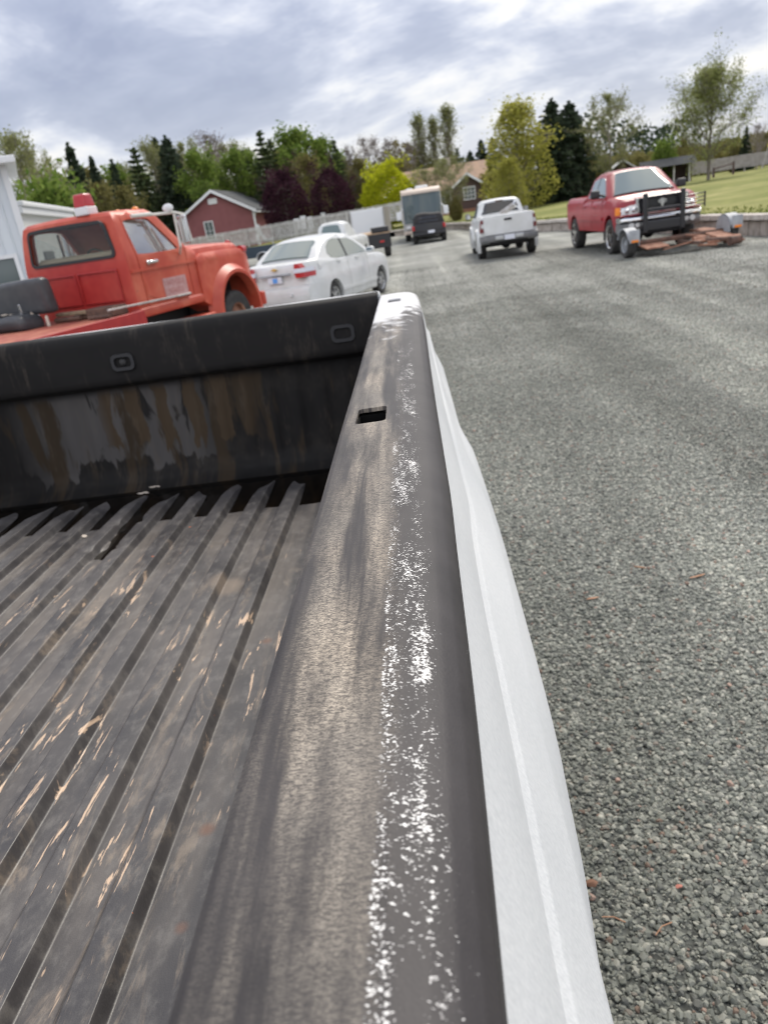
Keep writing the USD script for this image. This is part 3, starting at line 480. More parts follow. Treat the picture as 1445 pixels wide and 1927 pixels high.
# white outer side
ys = np.concatenate([np.arange(Y0, YE, .03), [YE - .006, YE]])
rows = []
for y in ys:
    e, a, c, s_ = float(xE(y)), float(xA(y)), float(xC(y)), float(xS(y)); k = np.clip((1.02 - y) / .28, 0, 1); k = k * k * (3 - 2 * k)
    pts = [(-.020, 1.4335), (e - .012, 1.428), (e - .004, 1.421), (e - .001, 1.410), (e + .30 * (a - e), 1.382), (e + .62 * (a - e), 1.351), (a - .004, 1.3195), (a, 1.3125), (a + .0015, 1.3100), (a + .004, 1.3065), (a + .5 * (c - a), 1.273), (c - .003, 1.238), (c, 1.229), (c + .35 * (s_ - c), 1.205), (c + .75 * (s_ - c), 1.175), (s_, 1.13), (s_ + .004, 1.08), (s_ + .004, 1.0), (s_ - .002, .90), (s_ - .004, .75), (s_ - .01, .62), (s_ - .05, .58)]
    if y > YE - .003: pts = [(p[0] - .008, p[1] - (.004 if p[1] > 1.4 else 0)) for p in pts]
    rows.append([(p[0], y, p[1]) for p in pts])
sheet = np.array(rows[::-1]); side_m = trimesh.Trimesh(*[grid(sheet)[0]], faces=np.vstack([grid(sheet)[1][:, [0, 1, 2]], grid(sheet)[1][:, [0, 2, 3]]]), process=False)
part(hero, 'bed_side', side_m, 'hero_paint', 13, label='white painted outer bed side with a raised fender lip')
endp = np.array(rows[-1]); poly = [(p[0], p[2]) for p in endp] + [(-.14, .58), (-.14, 1.43)]
part(hero, 'corner_post', tm(front(poly, YE - .004, YE + .012)), 'hero_paint')
part(hero, 'cap_end', tm(front([(-.118, 1.40), (-.118, 1.4465), (-.06, 1.449), (-.02, 1.444), (.0, 1.436), (.008, 1.424), (.008, 1.40)], YE + .001, YE + .012)), 'hero_paint')
part(hero, 'bed_wall', tm(box(-.1095, -.100, Y0, 2.50, .86, 1.43)), 'dark_trim', label='inner bed wall under the rail')
# ribbed floor
PER = .117
def floor_z(x, y):
    f = np.mod((x + .445) / PER, 1.0); t = np.clip(np.minimum((f - .41) / .17, (1.0 - f) / .10), 0, 1); t = t * t * (3 - 2 * t)
    endf = np.clip((2.40 - y - .03 * np.sin(x * 37) - .02 * np.sin(x * 91)) / .16, 0, 1) * (x < -.43)
    w_ = .012 * np.sin(y * 31) + .010 * np.sin(y * 57 + 1)
    dip = .016 * np.clip((y - 1.78) / .2, 0, 1) * np.clip((x + 1.034 + w_) / .02, 0, 1) * np.clip((-.968 + w_ - x) / .02, 0, 1)
    return .895 - dip + .022 * t * endf - .020 * np.clip((y - 1.5) / .95, 0, 1) ** 1.5 + .0016 * (meshkit.noise(np.stack([x * 7, y * 3, x * 0], -1), 3) - .5)
fx = []
for k in range(-1, 12):
    for f in (0, .02, .21, .39, .41, .44, .475, .51, .545, .58, .75, .90, .915, .93, .945, .96, .98): fx.append(-.445 - PER * (k + 1) + PER * f)
fx = np.array(sorted(set(np.round([v for v in fx if -1.72 < v < -.112] + [-1.72, -.112], 5)))); fy = np.concatenate([np.arange(Y0, 1.7, .06), np.arange(1.7, 2.46, .014)])
X, Y = np.meshgrid(fx, fy, indexing='ij'); part(hero, 'bed_floor', grid(np.stack([X, Y, floor_z(X, Y)], -1)), 'floor_plastic', 50, label='ribbed black bed liner floor with tan scratches')
part(hero, 'puddle', (np.array([[-1.70, 1.70, .8848], [-.113, 1.70, .8848], [-.113, 2.445, .8848], [-1.70, 2.445, .8848]]), np.array([[0, 1, 2, 3]])), 'water', label='dark rain water pooled between the floor ribs')
# end panel
pf = [(2.578, 1.462), (2.55, 1.4635), (2.52, 1.461), (2.506, 1.455), (2.500, 1.443), (2.4985, 1.42), (2.4985, 1.35), (2.4985, 1.30), (2.501, 1.283), (2.508, 1.272), (2.522, 1.266), (2.534, 1.262), (2.538, 1.25), (2.538, 1.15), (2.536, 1.05), (2.530, .965), (2.518, .925), (2.49, .900), (2.445, .880), (2.40, .872)]
xs = np.linspace(-1.725, -.1235, 140); Pp = np.zeros((len(xs), len(pf), 3))
for i, x in enumerate(xs):
    tri = np.clip(abs(np.mod(x / .095, 1) - .5) * 6 - 1, 0, 1)
    for j, (y, z) in enumerate(pf):
        lo_ = np.clip((1.245 - z) / .03, 0, 1) * np.clip((z - .93) / .03, 0, 1)
        Pp[i, j] = (x, y - .010 * tri * lo_ + .002 * math.sin(x * 5) , z + .0015 * math.sin(x * 8 + 1))
part(hero, 'end_panel', grid(Pp[::-1]), 'panel_plastic', 60, label='black liner panel closing the far end of the bed')
part(hero, 'end_panel_top', tm(rbox(-1.74, -.119, 2.556, 2.612, .60, 1.4605, .008)), 'hero_paint', label='thin white metal edge behind the black end panel')
for cx, cz in ((-1.048, 1.352), (-.261, 1.348)):
    ring = CrossSection([rrect(cx - .041, cx + .041, cz - .029, cz + .029, .018)]) - CrossSection([rrect(cx - .030, cx + .030, cz - .018, cz + .018, .012)])
    g_ = ring.extrude(.011).transform(np.array([[1, 0, 0, 0], [0, 0, -1, 2.5035], [0, 1, 0, 0]], float))
    a_ = part(hero, 'tie_down_recess', tm(g_), 'dark_trim', label='rounded rectangular tie down recess')
    if cx < -.5: part(hero, 'tie_down_knob', tm(Manifold.sphere(.013, 14).scale([1, .6, 1]).translate([cx, 2.4995, cz])), 'rubber')
part(hero, 'floor_screw', tm(Manifold.sphere(.007, 12).scale([1, 1, .4]).translate([-0.479, 0.699, .9145])), 'grey_panel', 40)
for x, y, lab in ((-1.068, 2.410, 'pale crumbled leaf in the puddle by the bed end panel, left of two'), (-1.043, 2.468, 'pale crumbled leaf in the puddle by the bed end panel, right of two'), (-1.151, 2.051, 'single tan leaf scrap on the far left of the bed floor')):
    lf = thing('leaf_scrap', lab, 'leaf', (x, y, .8862)); part(lf, 'blade', cat(*[Manifold.sphere(.011, 8).scale([1.2, .7, .22]).rotate([8 * k, 6, 50 * k]).translate([.012 * k - .012, .006 * (k % 2), .002]) for k in range(3)]), 'foam', 40)
# what a step aside would show: far rail, running wheel, chassis
part(hero, 'rail_cap', tm(rbox(-1.86, -1.72, Y0, YE, 1.40, 1.45, .012)), 'rail_plastic', 35)
part(hero, 'bed_side', tm(rbox(-1.90, -1.862, Y0, YE, .58, 1.43, .015)), 'hero_paint', 35)
part(hero, 'chassis', tm(box(-1.6, -.2, Y0, 2.3, .55, .82)), 'dark_trim')
wh = node(hero, 'wheel')
part(wh, 'tyre', lathe_x([(-.28, .22), (-.28, .36), (-.24, .40), (-.04, .40), (.0, .36), (.0, .22)]).apply_translation([-.02, 1.25, .4]), 'rubber', 40)
part(wh, 'rim', lathe_x([(-.2, .0), (-.2, .215), (-.01, .22), (-.02, .19), (-.08, .17), (-.07, 0.)]).apply_translation([-.02, 1.25, .4]), 'alloy', 40)
# ------------------------------------------------------------------ vehicles
def wheel(parent, x, y, r, w, side_=1, rim='alloy', spokes=5, rr=.62, hub_mat=None, label=None, zc=None):
    """A wheel whose outer face looks along side_ * x."""
    n = node(parent, 'wheel', (x, y, r if zc is None else zc), 0 if side_ > 0 else PI, label)
    q = r * rr
    part(n, 'tyre', lathe_x([(-w, q * .98), (-w, r * .9), (-w + .025, r * .975), (-w * .8, r), (-w * .2, r), (-.025, r * .975), (0, r * .9), (-.005, r * .8), (-.02, q * .98)]), 'rubber', 45)
    body = [lathe_x([(-w * .9, q * .93), (-.012, q * .99), (-.006, q), (-.022, q * .9), (-w * .7, q * .86)])]
    disc = lathe_x([(-.09, 0), (-.09, q * .9), (-.075, q * .9), (-.05, q * .3), (-.03, q * .24), (-.025, 0)], 20) if not spokes else lathe_x([(-.07, 0), (-.07, q * .26), (-.03, q * .24), (-.022, q * .12), (-.022, 0)], 20)
    body.append(disc)
    for k in range(spokes):
        a = 2 * PI * k / spokes; m = Manifold.hull(box(-.05, -.022, -q * .14, q * .14, 0, q * .25) + box(-.045, -.012, -q * .10, q * .10, q * .86, q * .93)); m = tm(m); m.apply_transform(trimesh.transformations.rotation_matrix(a, [1, 0, 0])); body.append(m)
    part(n, 'rim', cat(*body), rim, 40)
    if spokes: part(n, 'brake_disc', lathe_x([(-.12, 0), (-.12, q * .8), (-.10, q * .8), (-.10, 0)], 20), 'rust_dark', 40)
    return n
def slab(poly, hw, f, s, out=.006, thick=.02):
    """A panel with outline (y, z) lying on the body's side s."""
    m = side(poly, hw - thick, hw + out) if s > 0 else side(poly, -hw - out, -hw + thick)
    return tm(warped(m, f, .12))
def strip(a, b, hw0, hw1, f, out=.008, thick=.02, n=None):
    """A panel across the body between the profile points a and b (y, z), hw0 and hw1 its half widths there."""
    a, b = np.array(a, float), np.array(b, float); d = (b - a) / np.linalg.norm(b - a); nn = np.array([d[1], -d[0]]) if n is None else np.array(n, float)
    pts = []
    for p, h in ((a, hw0), (b, hw1)):
        for o in (-thick, out):
            for s in (-1, 1): q = p + nn * o; pts.append((s * h, q[0], q[1]))
    return tm(warped(Manifold.hull_points(np.array(pts)), f, .12))
def arch(m, hw, ys_, zc, r, depth=.28):
    for y in ys_:
        for s in (-1, 1): m -= cyl((s * (hw - depth), y, zc), (s * (hw + .2), y, zc), r, seg=28)
    return m

# ---- white sedan
def sedan():
    t = thing('white_sedan', 'white four door sedan with red and white tail lights beyond the black bed panel', 'sedan', (-2.386, 15.8, 0), math.radians(-21.1))
    hw = .845
    low = smooth_poly([(-.92, .26), (-.98, .42), (-.97, .62), (-.93, .80), (-.92, 1.03), (-.86, 1.085), (-.5, 1.11), (.3, 1.02), (1.8, .99), (2.3, .965), (2.95, .86), (3.28, .70), (3.36, .5), (3.34, .3), (3.2, .2), (0, .19)], 1)
    top = [(-1, 1.08), (-.5, 1.11), (.3, 1.02), (2.0, .99), (2.4, .95), (3.0, .85), (3.4, .65)]
    f = warper(hw, None, belt=.70, tumble=.075, span=.42, sill=.34, tuck=.05, y0=-.98, y1=3.36, rend=.75, inend=.20, bow0=.10, bow1=.16)
    b = arch(side(low, -hw, hw), hw, (0, 2.48), .30, .345)
    for y in (.78, 1.78):
        for s in (-1, 1): b -= box(s * hw - .012, s * hw + .012, y - .007, y + .007, .28, 1.2)
    b -= box(-.62, .62, -1.2, -.935, .868, .878)
    part(t, 'body', tm(warped(b, f, .1)), 'white_paint', 38)
    gt = [(-.52, 1.08), (-.22, 1.28), (.10, 1.43), (.50, 1.492), (.95, 1.503), (1.35, 1.46), (1.9, 1.18), (2.22, .96)]
    gf = warper(.80, [(p[0], p[1]) for p in gt], r=.09, belt=.98, tumble=.19, span=.5, sill=0, y0=-1.5, y1=4, rend=.1, inend=0, bow0=0, bow1=0, crown=.03)
    g = side(gt + [(2.2, .9), (-.5, .9)], -.80, .80); part(t, 'cabin', tm(warped(g, gf, .09)), 'white_paint', 40)
    part(t, 'rear_window', strip((-.47, 1.118), (.02, 1.40), .64, .70, gf, .012, .03), 'green_pane', 50)
    part(t, 'windscreen', strip((1.42, 1.43), (2.12, 1.02), .70, .72, gf, .012, .03), 'green_pane', 50)
    for s in (-1, 1):
        part(t, 'window', slab([(.78, 1.02), (.79, 1.39), (.55, 1.415), (.32, 1.39), (.10, 1.28), (.02, 1.16), (.12, 1.06), (.3, 1.025)], .80, gf, s), 'green_pane', 40)
        part(t, 'window', slab([(.87, 1.02), (.88, 1.385), (1.2, 1.37), (1.45, 1.29), (1.78, 1.09), (1.82, 1.02)], .80, gf, s), 'green_pane', 40)
        part(t, 'window_frame', slab([(.79, 1.015), (.80, 1.395), (.865, 1.395), (.86, 1.015)], .80, gf, s, .007), 'dark_trim', 40)
        tl = part(t, 'tail_light', tm(warped(side([(-1.03, .80), (-1.03, 1.075), (-.80, 1.05), (-.70, .92), (-.74, .80)], *((.60, hw + .008) if s > 0 else (-hw - .008, -.60))) ^ front([(s * .62, .80), (s * .9, .80), (s * .9, .90), (s * .74, 1.065), (s * .66, 1.065), (s * .60, .90)], -1.2, -.5), f, .1)), 'red_lens', 40)
        part(tl, 'clear_band', tm(warped(side([(-1.035, .895), (-1.035, .975), (-.75, .975), (-.71, .895)], *((.60, hw + .012) if s > 0 else (-hw - .012, -.60))), f, .1)), 'plate_white', 40)
        part(t, 'door_handle', slab([(.30, .955), (.30, .985), (.48, .985), (.48, .955)], hw, f, s, .02), 'white_paint', 30)
        part(t, 'door_handle', slab([(1.20, .94), (1.20, .97), (1.38, .97), (1.38, .94)], hw, f, s, .02), 'white_paint', 30)
        m = part(t, 'mirror', tm(rbox(s * .93 - .09, s * .93 + .09, 1.72, 1.86, .98, 1.11, .045)), 'white_paint', 40)
        part(m, 'mirror_face', tm(box(s * .93 - .07, s * .93 + .07, 1.712, 1.7195, 1.0, 1.09)), 'mirror_glass')
        for y in (0, 2.48): wheel(t, s * (hw - .03), y, .295, .19, s, 'alloy', 7, .66)
        part(t, 'sill_trim', slab([(.32, .36), (.32, .42), (2.16, .42), (2.16, .36)], hw, f, s, .012), 'white_paint', 40)
    part(t, 'bumper', tm(warped(side(smooth_poly([(-1.0, .27), (-1.035, .42), (-1.02, .60), (-.97, .66), (-.62, .66), (-.42, .60), (-.42, .3), (-.6, .27)], 1), -hw - .012, hw + .012), f, .1)), 'white_paint', 40)
    p_ = part(t, 'number_plate', tm(box(-.16, .16, -.984, -.962, .735, .855)), 'plate_white')
    part(p_, 'plate_emblem', tm(box(-.05, .06, -.988, -.9845, .75, .84)), 'plate_blue')
    part(t, 'boot_trim', tm(rbox(-.36, .36, -.992, -.93, .868, .900, .01)), 'grey_metal', 30)
    part(t, 'emblem', cat(box(-.065, .065, -.955, -.930, .985, 1.01), box(-.028, .028, -.956, -.930, .97, 1.025)), 'gold')
    part(t, 'tow_eye_cap', tm(cyl((.34, -1.04, .50), (.34, -1.0, .50), .03)), 'white_trim')
    part(t, 'underbody', tm(box(-.66, .66, -.7, 3.0, .17, .5)), 'dark_trim')
sedan()

# ---- pickups
def pickup_shell(t, p, paint):
    hw, yb, yf, zr, zb = p['hw'], p['yb'], p['yf'], p['rail'], p['sill']
    yc = p['cab0']; belt = p['belt']
    low = [(yb, zb + .12), (yb, zr - .04), (yb + .04, zr), (yc - .03, zr), (yc - .03, belt), (p['cowl'], belt + .02), (p['cowl'] + .35, p['hood'] + .01), (yf - .35, p['hood'] - .03), (yf - .08, p['hood'] - .10), (yf, p['hood'] - .26), (yf, zb + .1), (yf - .1, zb + .02), (yb + .2, zb)]
    tp = [(yb, zr), (yc - .04, zr), (yc - .02, belt), (p['cowl'], belt + .02), (p['cowl'] + .35, p['hood']), (yf - .35, p['hood'] - .03), (yf - .08, p['hood'] - .10), (yf, p['hood'] - .2)]
    f = warper(hw, tp, r=p.get('r', .06), belt=belt - .28, tumble=.05, span=.3, sill=zb + .2, tuck=.03, y0=yb, y1=yf, rend=p.get('rend', .5), inend=p.get('inend', .08), bow0=.03, bow1=p.get('bow', .12), crown=.03)
    b = arch(side(low, -hw, hw), hw, (0, p['wb']), p['wr'] + .02, p['wr'] + .075)
    b -= box(-hw + .13, hw - .13, yb + .07, yc - .09, zb + .22, zr + .3)
    for y in (yc - .02, yc + p.get('door', 1.05), yc + p.get('door2', 99)):
        if y < 50:
            for s in (-1, 1): b -= box(s * hw - .014, s * hw + .014, y - .008, y + .008, zb + .08, belt + .1)
    part(t, 'body', tm(warped(b, f, .11)), paint, 38)
    gt = p['roof']; gw = p['gw']
    gf = warper(gw, gt, r=.09, belt=belt, tumble=p.get('tumble', .17), span=.5, sill=-1, y0=-9, y1=9, rend=.1, inend=0, bow0=0, bow1=0, crown=.03)
    part(t, 'cab', tm(warped(side(gt + [(gt[-1][0], belt - .1), (gt[0][0], belt - .1)], -gw, gw), gf, .1)), paint, 40)
    part(t, 'chassis', tm(box(-hw + .3, hw - .3, yb + .15, yf - .2, zb - .06, zb + .16)), 'dark_trim')
    for y in (0, p['wb']): part(t, 'axle', cat(cyl((-hw + .15, y, p['wr']), (hw - .15, y, p['wr']), .055), Manifold.sphere(.15, 14).translate([.0, y, p['wr']])), 'dark_trim', 40)
    return f, gf
# the white pickup seen from behind
def tacoma(loc, yaw, label, extra=True):
    t = thing('white_pickup', label, 'pickup', loc, yaw)
    p = dict(hw=.87, yb=-1.02, yf=4.05, rail=1.235, sill=.46, cab0=1.28, belt=1.17, cowl=3.0, hood=1.16, wb=3.2, wr=.37, door=.75, door2=1.75, gw=.79, tumble=.16, rend=.35, inend=.05,
             roof=[(1.30, 1.12), (1.36, 1.30), (1.50, 1.63), (1.62, 1.675), (2.1, 1.69), (2.5, 1.65), (3.15, 1.14)])
    f, gf = pickup_shell(t, p, 'white_paint')
    part(t, 'rear_window', strip((1.345, 1.265), (1.475, 1.575), .67, .60, gf, .012, .03), 'dark_pane', 50)
    part(t, 'windscreen', strip((2.58, 1.60), (3.1, 1.19), .62, .69, gf, .012, .03), 'dark_pane', 50)
    part(t, 'brake_light', tm(rbox(-.13, .13, 1.475, 1.56, 1.612, 1.648, .012)), 'rust_dark', label='small dark third brake light above the rear window')
    for s in (-1, 1):
        part(t, 'window', slab([(1.55, 1.22), (1.62, 1.52), (1.98, 1.58), (1.98, 1.20)], .79, gf, s), 'dark_pane', 40)
        part(t, 'window', slab([(2.05, 1.20), (2.05, 1.58), (2.45, 1.56), (2.9, 1.20)], .79, gf, s), 'dark_pane', 40)
        tl = part(t, 'tail_light', tm(warped(side([(-1.045, .80), (-1.045, 1.16), (-.93, 1.16), (-.93, .80)], *((.755, .878) if s > 0 else (-.878, -.755))), f, .1)), 'maroon_lens', 40)
        part(tl, 'reversing_lens', tm(warped(side([(-1.05, .93), (-1.05, 1.04), (-.94, 1.04), (-.94, .93)], *((.765, .872) if s > 0 else (-.872, -.765))), f, .1)), 'clear_lens', 40)
        for y in (0, 3.2):
            a_ = np.linspace(-.1 * PI, 1.1 * PI, 17); R0, R1 = .44, .545
            pl = [(y + R1 * math.cos(u), .37 + R1 * math.sin(u)) for u in a_] + [(y + R0 * math.cos(u), .37 + R0 * math.sin(u)) for u in a_[::-1]]
            fl = CrossSection([np.array(pl)[::1]]).extrude(.10).transform(np.array([[0, 0, 1, (.83 if s > 0 else -.93)], [1, 0, 0, 0], [0, 1, 0, 0]], float))
            part(t, 'fender_flare', tm(fl), 'white_paint', 30)
            wheel(t, s * .90, y, .37, .25, s, 'alloy', 6, .6)
        arm = cyl((s * .80, 2.72, 1.22), (s * .95, 2.66, 1.24), .022)
        m = part(t, 'mirror', cat(arm, rbox(s * 1.0 - .085, s * 1.0 + .085, 2.60, 2.71, 1.15, 1.35, .04)), 'dark_trim', 40)
        part(m, 'mirror_face', tm(box(s * 1.0 - .07, s * 1.0 + .07, 2.588, 2.5985, 1.17, 1.33)), 'mirror_glass')
        part(t, 'door_handle', slab([(2.08, 1.06), (2.08, 1.09), (2.25, 1.09), (2.25, 1.06)], .87, f, s, .02), 'white_paint', 30)
    tg = rbox(-.735, .735, -1.052, -1.0, .70, 1.245, .018)
    a_ = part(t, 'tailgate', tm(tg), 'white_paint', 40)
    part(a_, 'handle', tm(rbox(-.115, .115, -1.066, -1.045, 1.075, 1.135, .014)), 'dark_trim', 40)
    bm = part(t, 'bumper', cat(warped(side(smooth_poly([(-1.20, .50), (-1.22, .60), (-1.20, .69), (-.98, .70), (-.98, .5)], 1), -.89, .89), warper(.89, None, y0=-1.22, y1=9, rend=.3, inend=.08, belt=9, bow0=.06, sill=0), .1)), 'grey_panel', 40)
    part(bm, 'number_plate', tm(box(-.155, .155, -1.235, -1.215, .545, .68)), 'plate_white')
    part(bm, 'step_pad', cat(rbox(.18, .42, -1.232, -1.2, .56, .67, .012), rbox(-.42, -.18, -1.232, -1.2, .56, .67, .012)), 'alloy', 30)
    part(t, 'spare_tyre', tm(Manifold.cylinder(.18, .33, .33, 24).translate([0, -.55, .42])), 'rubber', 30)
    part(t, 'exhaust', tm(tube([(.35, 1.5, .42), (.38, -.2, .44), (.48, -.7, .40)], .04)), 'rust_dark', 40)
    return t
tacoma((3.06, 24.2, 0), math.radians(-1.7), 'small white pickup seen from behind with a silver pipe in its bed')
t = thing('pipe', 'short silver pipe leaning out of the bed of the small white pickup', 'pipe', (3.06, 24.2, 0), math.radians(-1.7))
pv, qv = (-.12, -.35, 1.25), (.28, -.60, 1.47)
part(t, 'tube', tm(cyl(pv, qv, .085, seg=18) - cyl(np.array(pv) - .05 * np.array([.8, -.4, .4]), np.array(qv) + .2 * np.array([.8, -.5, .36]), .074, seg=18)), 'faded_steel', 40)
part(t, 'collar', tm(cyl(qv, np.array(qv) + .05 * np.array([.8, -.5, .36]), .10, seg=18) - cyl(np.array(qv) - .02, np.array(qv) + .09 * np.array([.8, -.5, .36]), .074, seg=18)), 'chrome', 40)

# ---- red pickup facing the camera
def ram():
    t = thing('red_pickup', 'lifted red pickup with a black push bar facing the camera', 'pickup', (6.03, 19.5, 0), math.radians(181.6))
    # built with the front axle at y = 0: shift the shell, whose rear axle is at 0
    o = -3.56
    p = dict(hw=.985, yb=-1.15, yf=4.42, rail=1.37, sill=.52, cab0=1.05, belt=1.30, cowl=3.05, hood=1.30, wb=3.56, wr=.42, door=.85, door2=1.85, gw=.90, tumble=.20, r=.10, rend=.55, inend=.13, bow=.20,
             roof=[(1.08, 1.24), (1.14, 1.45), (1.30, 1.84), (1.5, 1.905), (2.0, 1.93), (2.45, 1.885), (3.25, 1.30)])
    holder = t
    sh_ = np.array([0, o, 0])
    global part
    old = part
    def moved(parent, name, mesh, m, smooth=False, label=None, kind=None):
        v, f_, _ = meshkit.arrays(mesh); return old(parent, name, trimesh.Trimesh(v + sh_, f_, process=False), m, smooth, label, kind)
    part = moved
    f, gf = pickup_shell(t, p, 'red_paint')
    part(t, 'windscreen', strip((2.50, 1.845), (3.20, 1.345), .72, .83, gf, .012, .03), 'green_pane', 50)
    part(t, 'rear_window', strip((1.13, 1.42), (1.27, 1.76), .70, .62, gf, .012, .03), 'dark_pane', 50)
    for s in (-1, 1):
        part(t, 'window', slab([(1.32, 1.36), (1.42, 1.76), (1.92, 1.82), (1.92, 1.34)], .90, gf, s), 'green_pane', 40)
        part(t, 'window', slab([(2.0, 1.34), (2.0, 1.82), (2.38, 1.79), (2.95, 1.36), (2.95, 1.34)], .90, gf, s), 'green_pane', 40)
        part(t, 'window_frame', slab([(1.925, 1.33), (1.925, 1.82), (1.995, 1.82), (1.995, 1.33)], .90, gf, s, .007), 'dark_trim', 40)
        part(t, 'door_handle', slab([(1.05, 1.13), (1.05, 1.165), (1.28, 1.165), (1.28, 1.13)], .985, f, s, .02), 'red_paint', 30)
        part(t, 'door_handle', slab([(2.0, 1.13), (2.0, 1.165), (2.2, 1.165), (2.2, 1.13)], .985, f, s, .02), 'red_paint', 30)
        part(t, 'body_moulding', slab([(.55, .80), (.55, .885), (2.98, .885), (2.98, .80)], .985, f, s, .03), 'red_paint', 30)
        m = part(t, 'mirror', cat(tube([(s * .88, 2.78, 1.38), (s * 1.0, 2.76, 1.42)], .03), rbox(s * 1.10 - .12, s * 1.10 + .12, 2.70, 2.83, 1.34, 1.54, .05)), 'dark_trim', 40)
        part(m, 'mirror_face', tm(box(s * 1.10 - .10, s * 1.10 + .10, 2.688, 2.698, 1.36, 1.52)), 'mirror_glass')
        hl = part(t, 'headlight', tm(warped(side([(4.2, .90), (4.2, 1.10), (4.425, 1.10), (4.455, .90)], *((.53, .965) if s > 0 else (-.965, -.53))), f, .1)), 'clear_lens', 40)
        part(hl, 'indicator', tm(warped(side([(4.15, .91), (4.15, 1.09), (4.36, 1.09), (4.40, .91)], *((.935, .99) if s > 0 else (-.99, -.935))), f, .08)), 'amber', 40)
        part(hl, 'bulb', cat(*[Manifold.sphere(.055, 12).translate([s * (.62 + .15 * k), 4.35 - .035 * k, 1.0]) for k in range(2)]), 'chrome', 40)
        part(t, 'fog_light', tm(cyl((s * .72, 4.42, .66), (s * .72, 4.50, .66), .065) + cyl((s * .58, 4.44, .66), (s * .58, 4.515, .66), .05)), 'clear_lens', 40)
        part(t, 'mud_flap', tm(box(s * .84 - .13, s * .84 + .13, 3.0, 3.02, .32, .60)), 'dark_trim')
    # grille
    part(t, 'grille_surround', cat(front([(-.60, 1.255), (.60, 1.255), (.62, 1.20), (.56, .96), (.50, .87), (-.50, .87), (-.56, .96), (-.62, 1.20)], 4.34, 4.49) - front([(-.55, 1.215), (.55, 1.215), (.56, 1.18), (.50, .97), (.45, .915), (-.45, .915), (-.50, .97), (-.56, 1.18)], 4.3, 4.5)), 'chrome', 35)
    part(t, 'grille_mesh', tm(front([(-.555, 1.22), (.555, 1.22), (.56, 1.18), (.50, .97), (.45, .91), (-.45, .91), (-.50, .97), (-.56, 1.18)], 4.30, 4.47)), 'black_paint')
    part(t, 'grille_bar', cat(box(-.55, .55, 4.472, 4.49, 1.055, 1.095), box(-.05, .05, 4.472, 4.495, .91, 1.22)), 'black_paint')
    part(t, 'emblem', cat(front([(-.055, 1.17), (-.045, 1.09), (-.02, 1.01), (.02, 1.01), (.045, 1.09), (.055, 1.17), (0, 1.185)], 4.50, 4.52), *[cyl((s_ * .065, 4.498, 1.125), (s_ * .065, 4.518, 1.125), .036) - cyl((s_ * .062, 4.4, 1.12), (s_ * .062, 4.6, 1.12), .016) for s_ in (-1, 1)]), 'chrome', 30)
    bw = warper(1.0, None, y0=-9, y1=4.60, rend=.5, inend=.10, belt=9, bow1=.14, sill=0)
    part(t, 'bumper', tm(warped(side(smooth_poly([(4.25, .74), (4.25, .86), (4.50, .86), (4.56, .80), (4.56, .76), (4.5, .74)], 1), -1., 1.), bw, .1)), 'chrome', 40)
    part(t, 'upper_bumper', tm(warped(side(smooth_poly([(4.2, .865), (4.2, .92), (4.50, .915), (4.54, .875)], 1), -.99, .99), bw, .1)), 'red_paint', 40)
    part(t, 'valance', tm(warped(side(smooth_poly([(4.15, .50), (4.15, .735), (4.52, .735), (4.54, .62), (4.42, .50)], 1), -.985, .985), bw, .1)), 'grey_panel', 40)
    pb = part(t, 'push_bar', cat(rbox(-.49, -.38, 4.60, 4.67, .46, 1.34, .025), rbox(.38, .49, 4.60, 4.67, .46, 1.34, .025), tube([(-.43, 4.63, 1.24), (.43, 4.63, 1.24)], .035), tube([(-.43, 4.63, .97), (.43, 4.63, .97)], .03), rbox(-.43, .43, 4.60, 4.645, .50, .72, .02), box(-.45, -.41, 4.4, 4.61, .52, .62), box(.41, .45, 4.4, 4.61, .52, .62)), 'black_paint', 35)
    part(pb, 'wing_guard', cat(*[tube([(-.45, 4.63, z), (-.80, 4.58, z), (-1.02, 4.45, z)], .013, 6) for z in (.93, 1.01, 1.09, 1.17)], tube([(-1.02, 4.45, .86), (-1.02, 4.45, 1.20)], .02, 6)), 'black_paint', 40, label='wire headlight guard at the truck left side')
    part(t, 'steer_guard', tm(rbox(-.5, .5, 4.2, 4.5, .42, .52, .03)), 'dark_trim', 30)
    part(t, 'wiper', tm(tube([(-.55, 3.22, 1.36), (.0, 3.1, 1.42)], .012, 6) + tube([(.05, 3.24, 1.36), (.6, 3.12, 1.42)], .012, 6)), 'dark_trim')
    part(t, 'tailgate', tm(rbox(-.80, .80, -1.16, -1.10, .78, 1.37, .02)), 'red_paint', 40)
    part(t, 'tail_light', cat(rbox(.78, .90, -1.165, -1.1, .85, 1.25, .02), rbox(-.90, -.78, -1.165, -1.1, .85, 1.25, .02)), 'maroon_lens', 40)
    part = old
    for s in (-1, 1):
        for y in (0, o): wheel(t, s * .99, y, .42, .27, s, 'chrome', 5, .66)
ram()

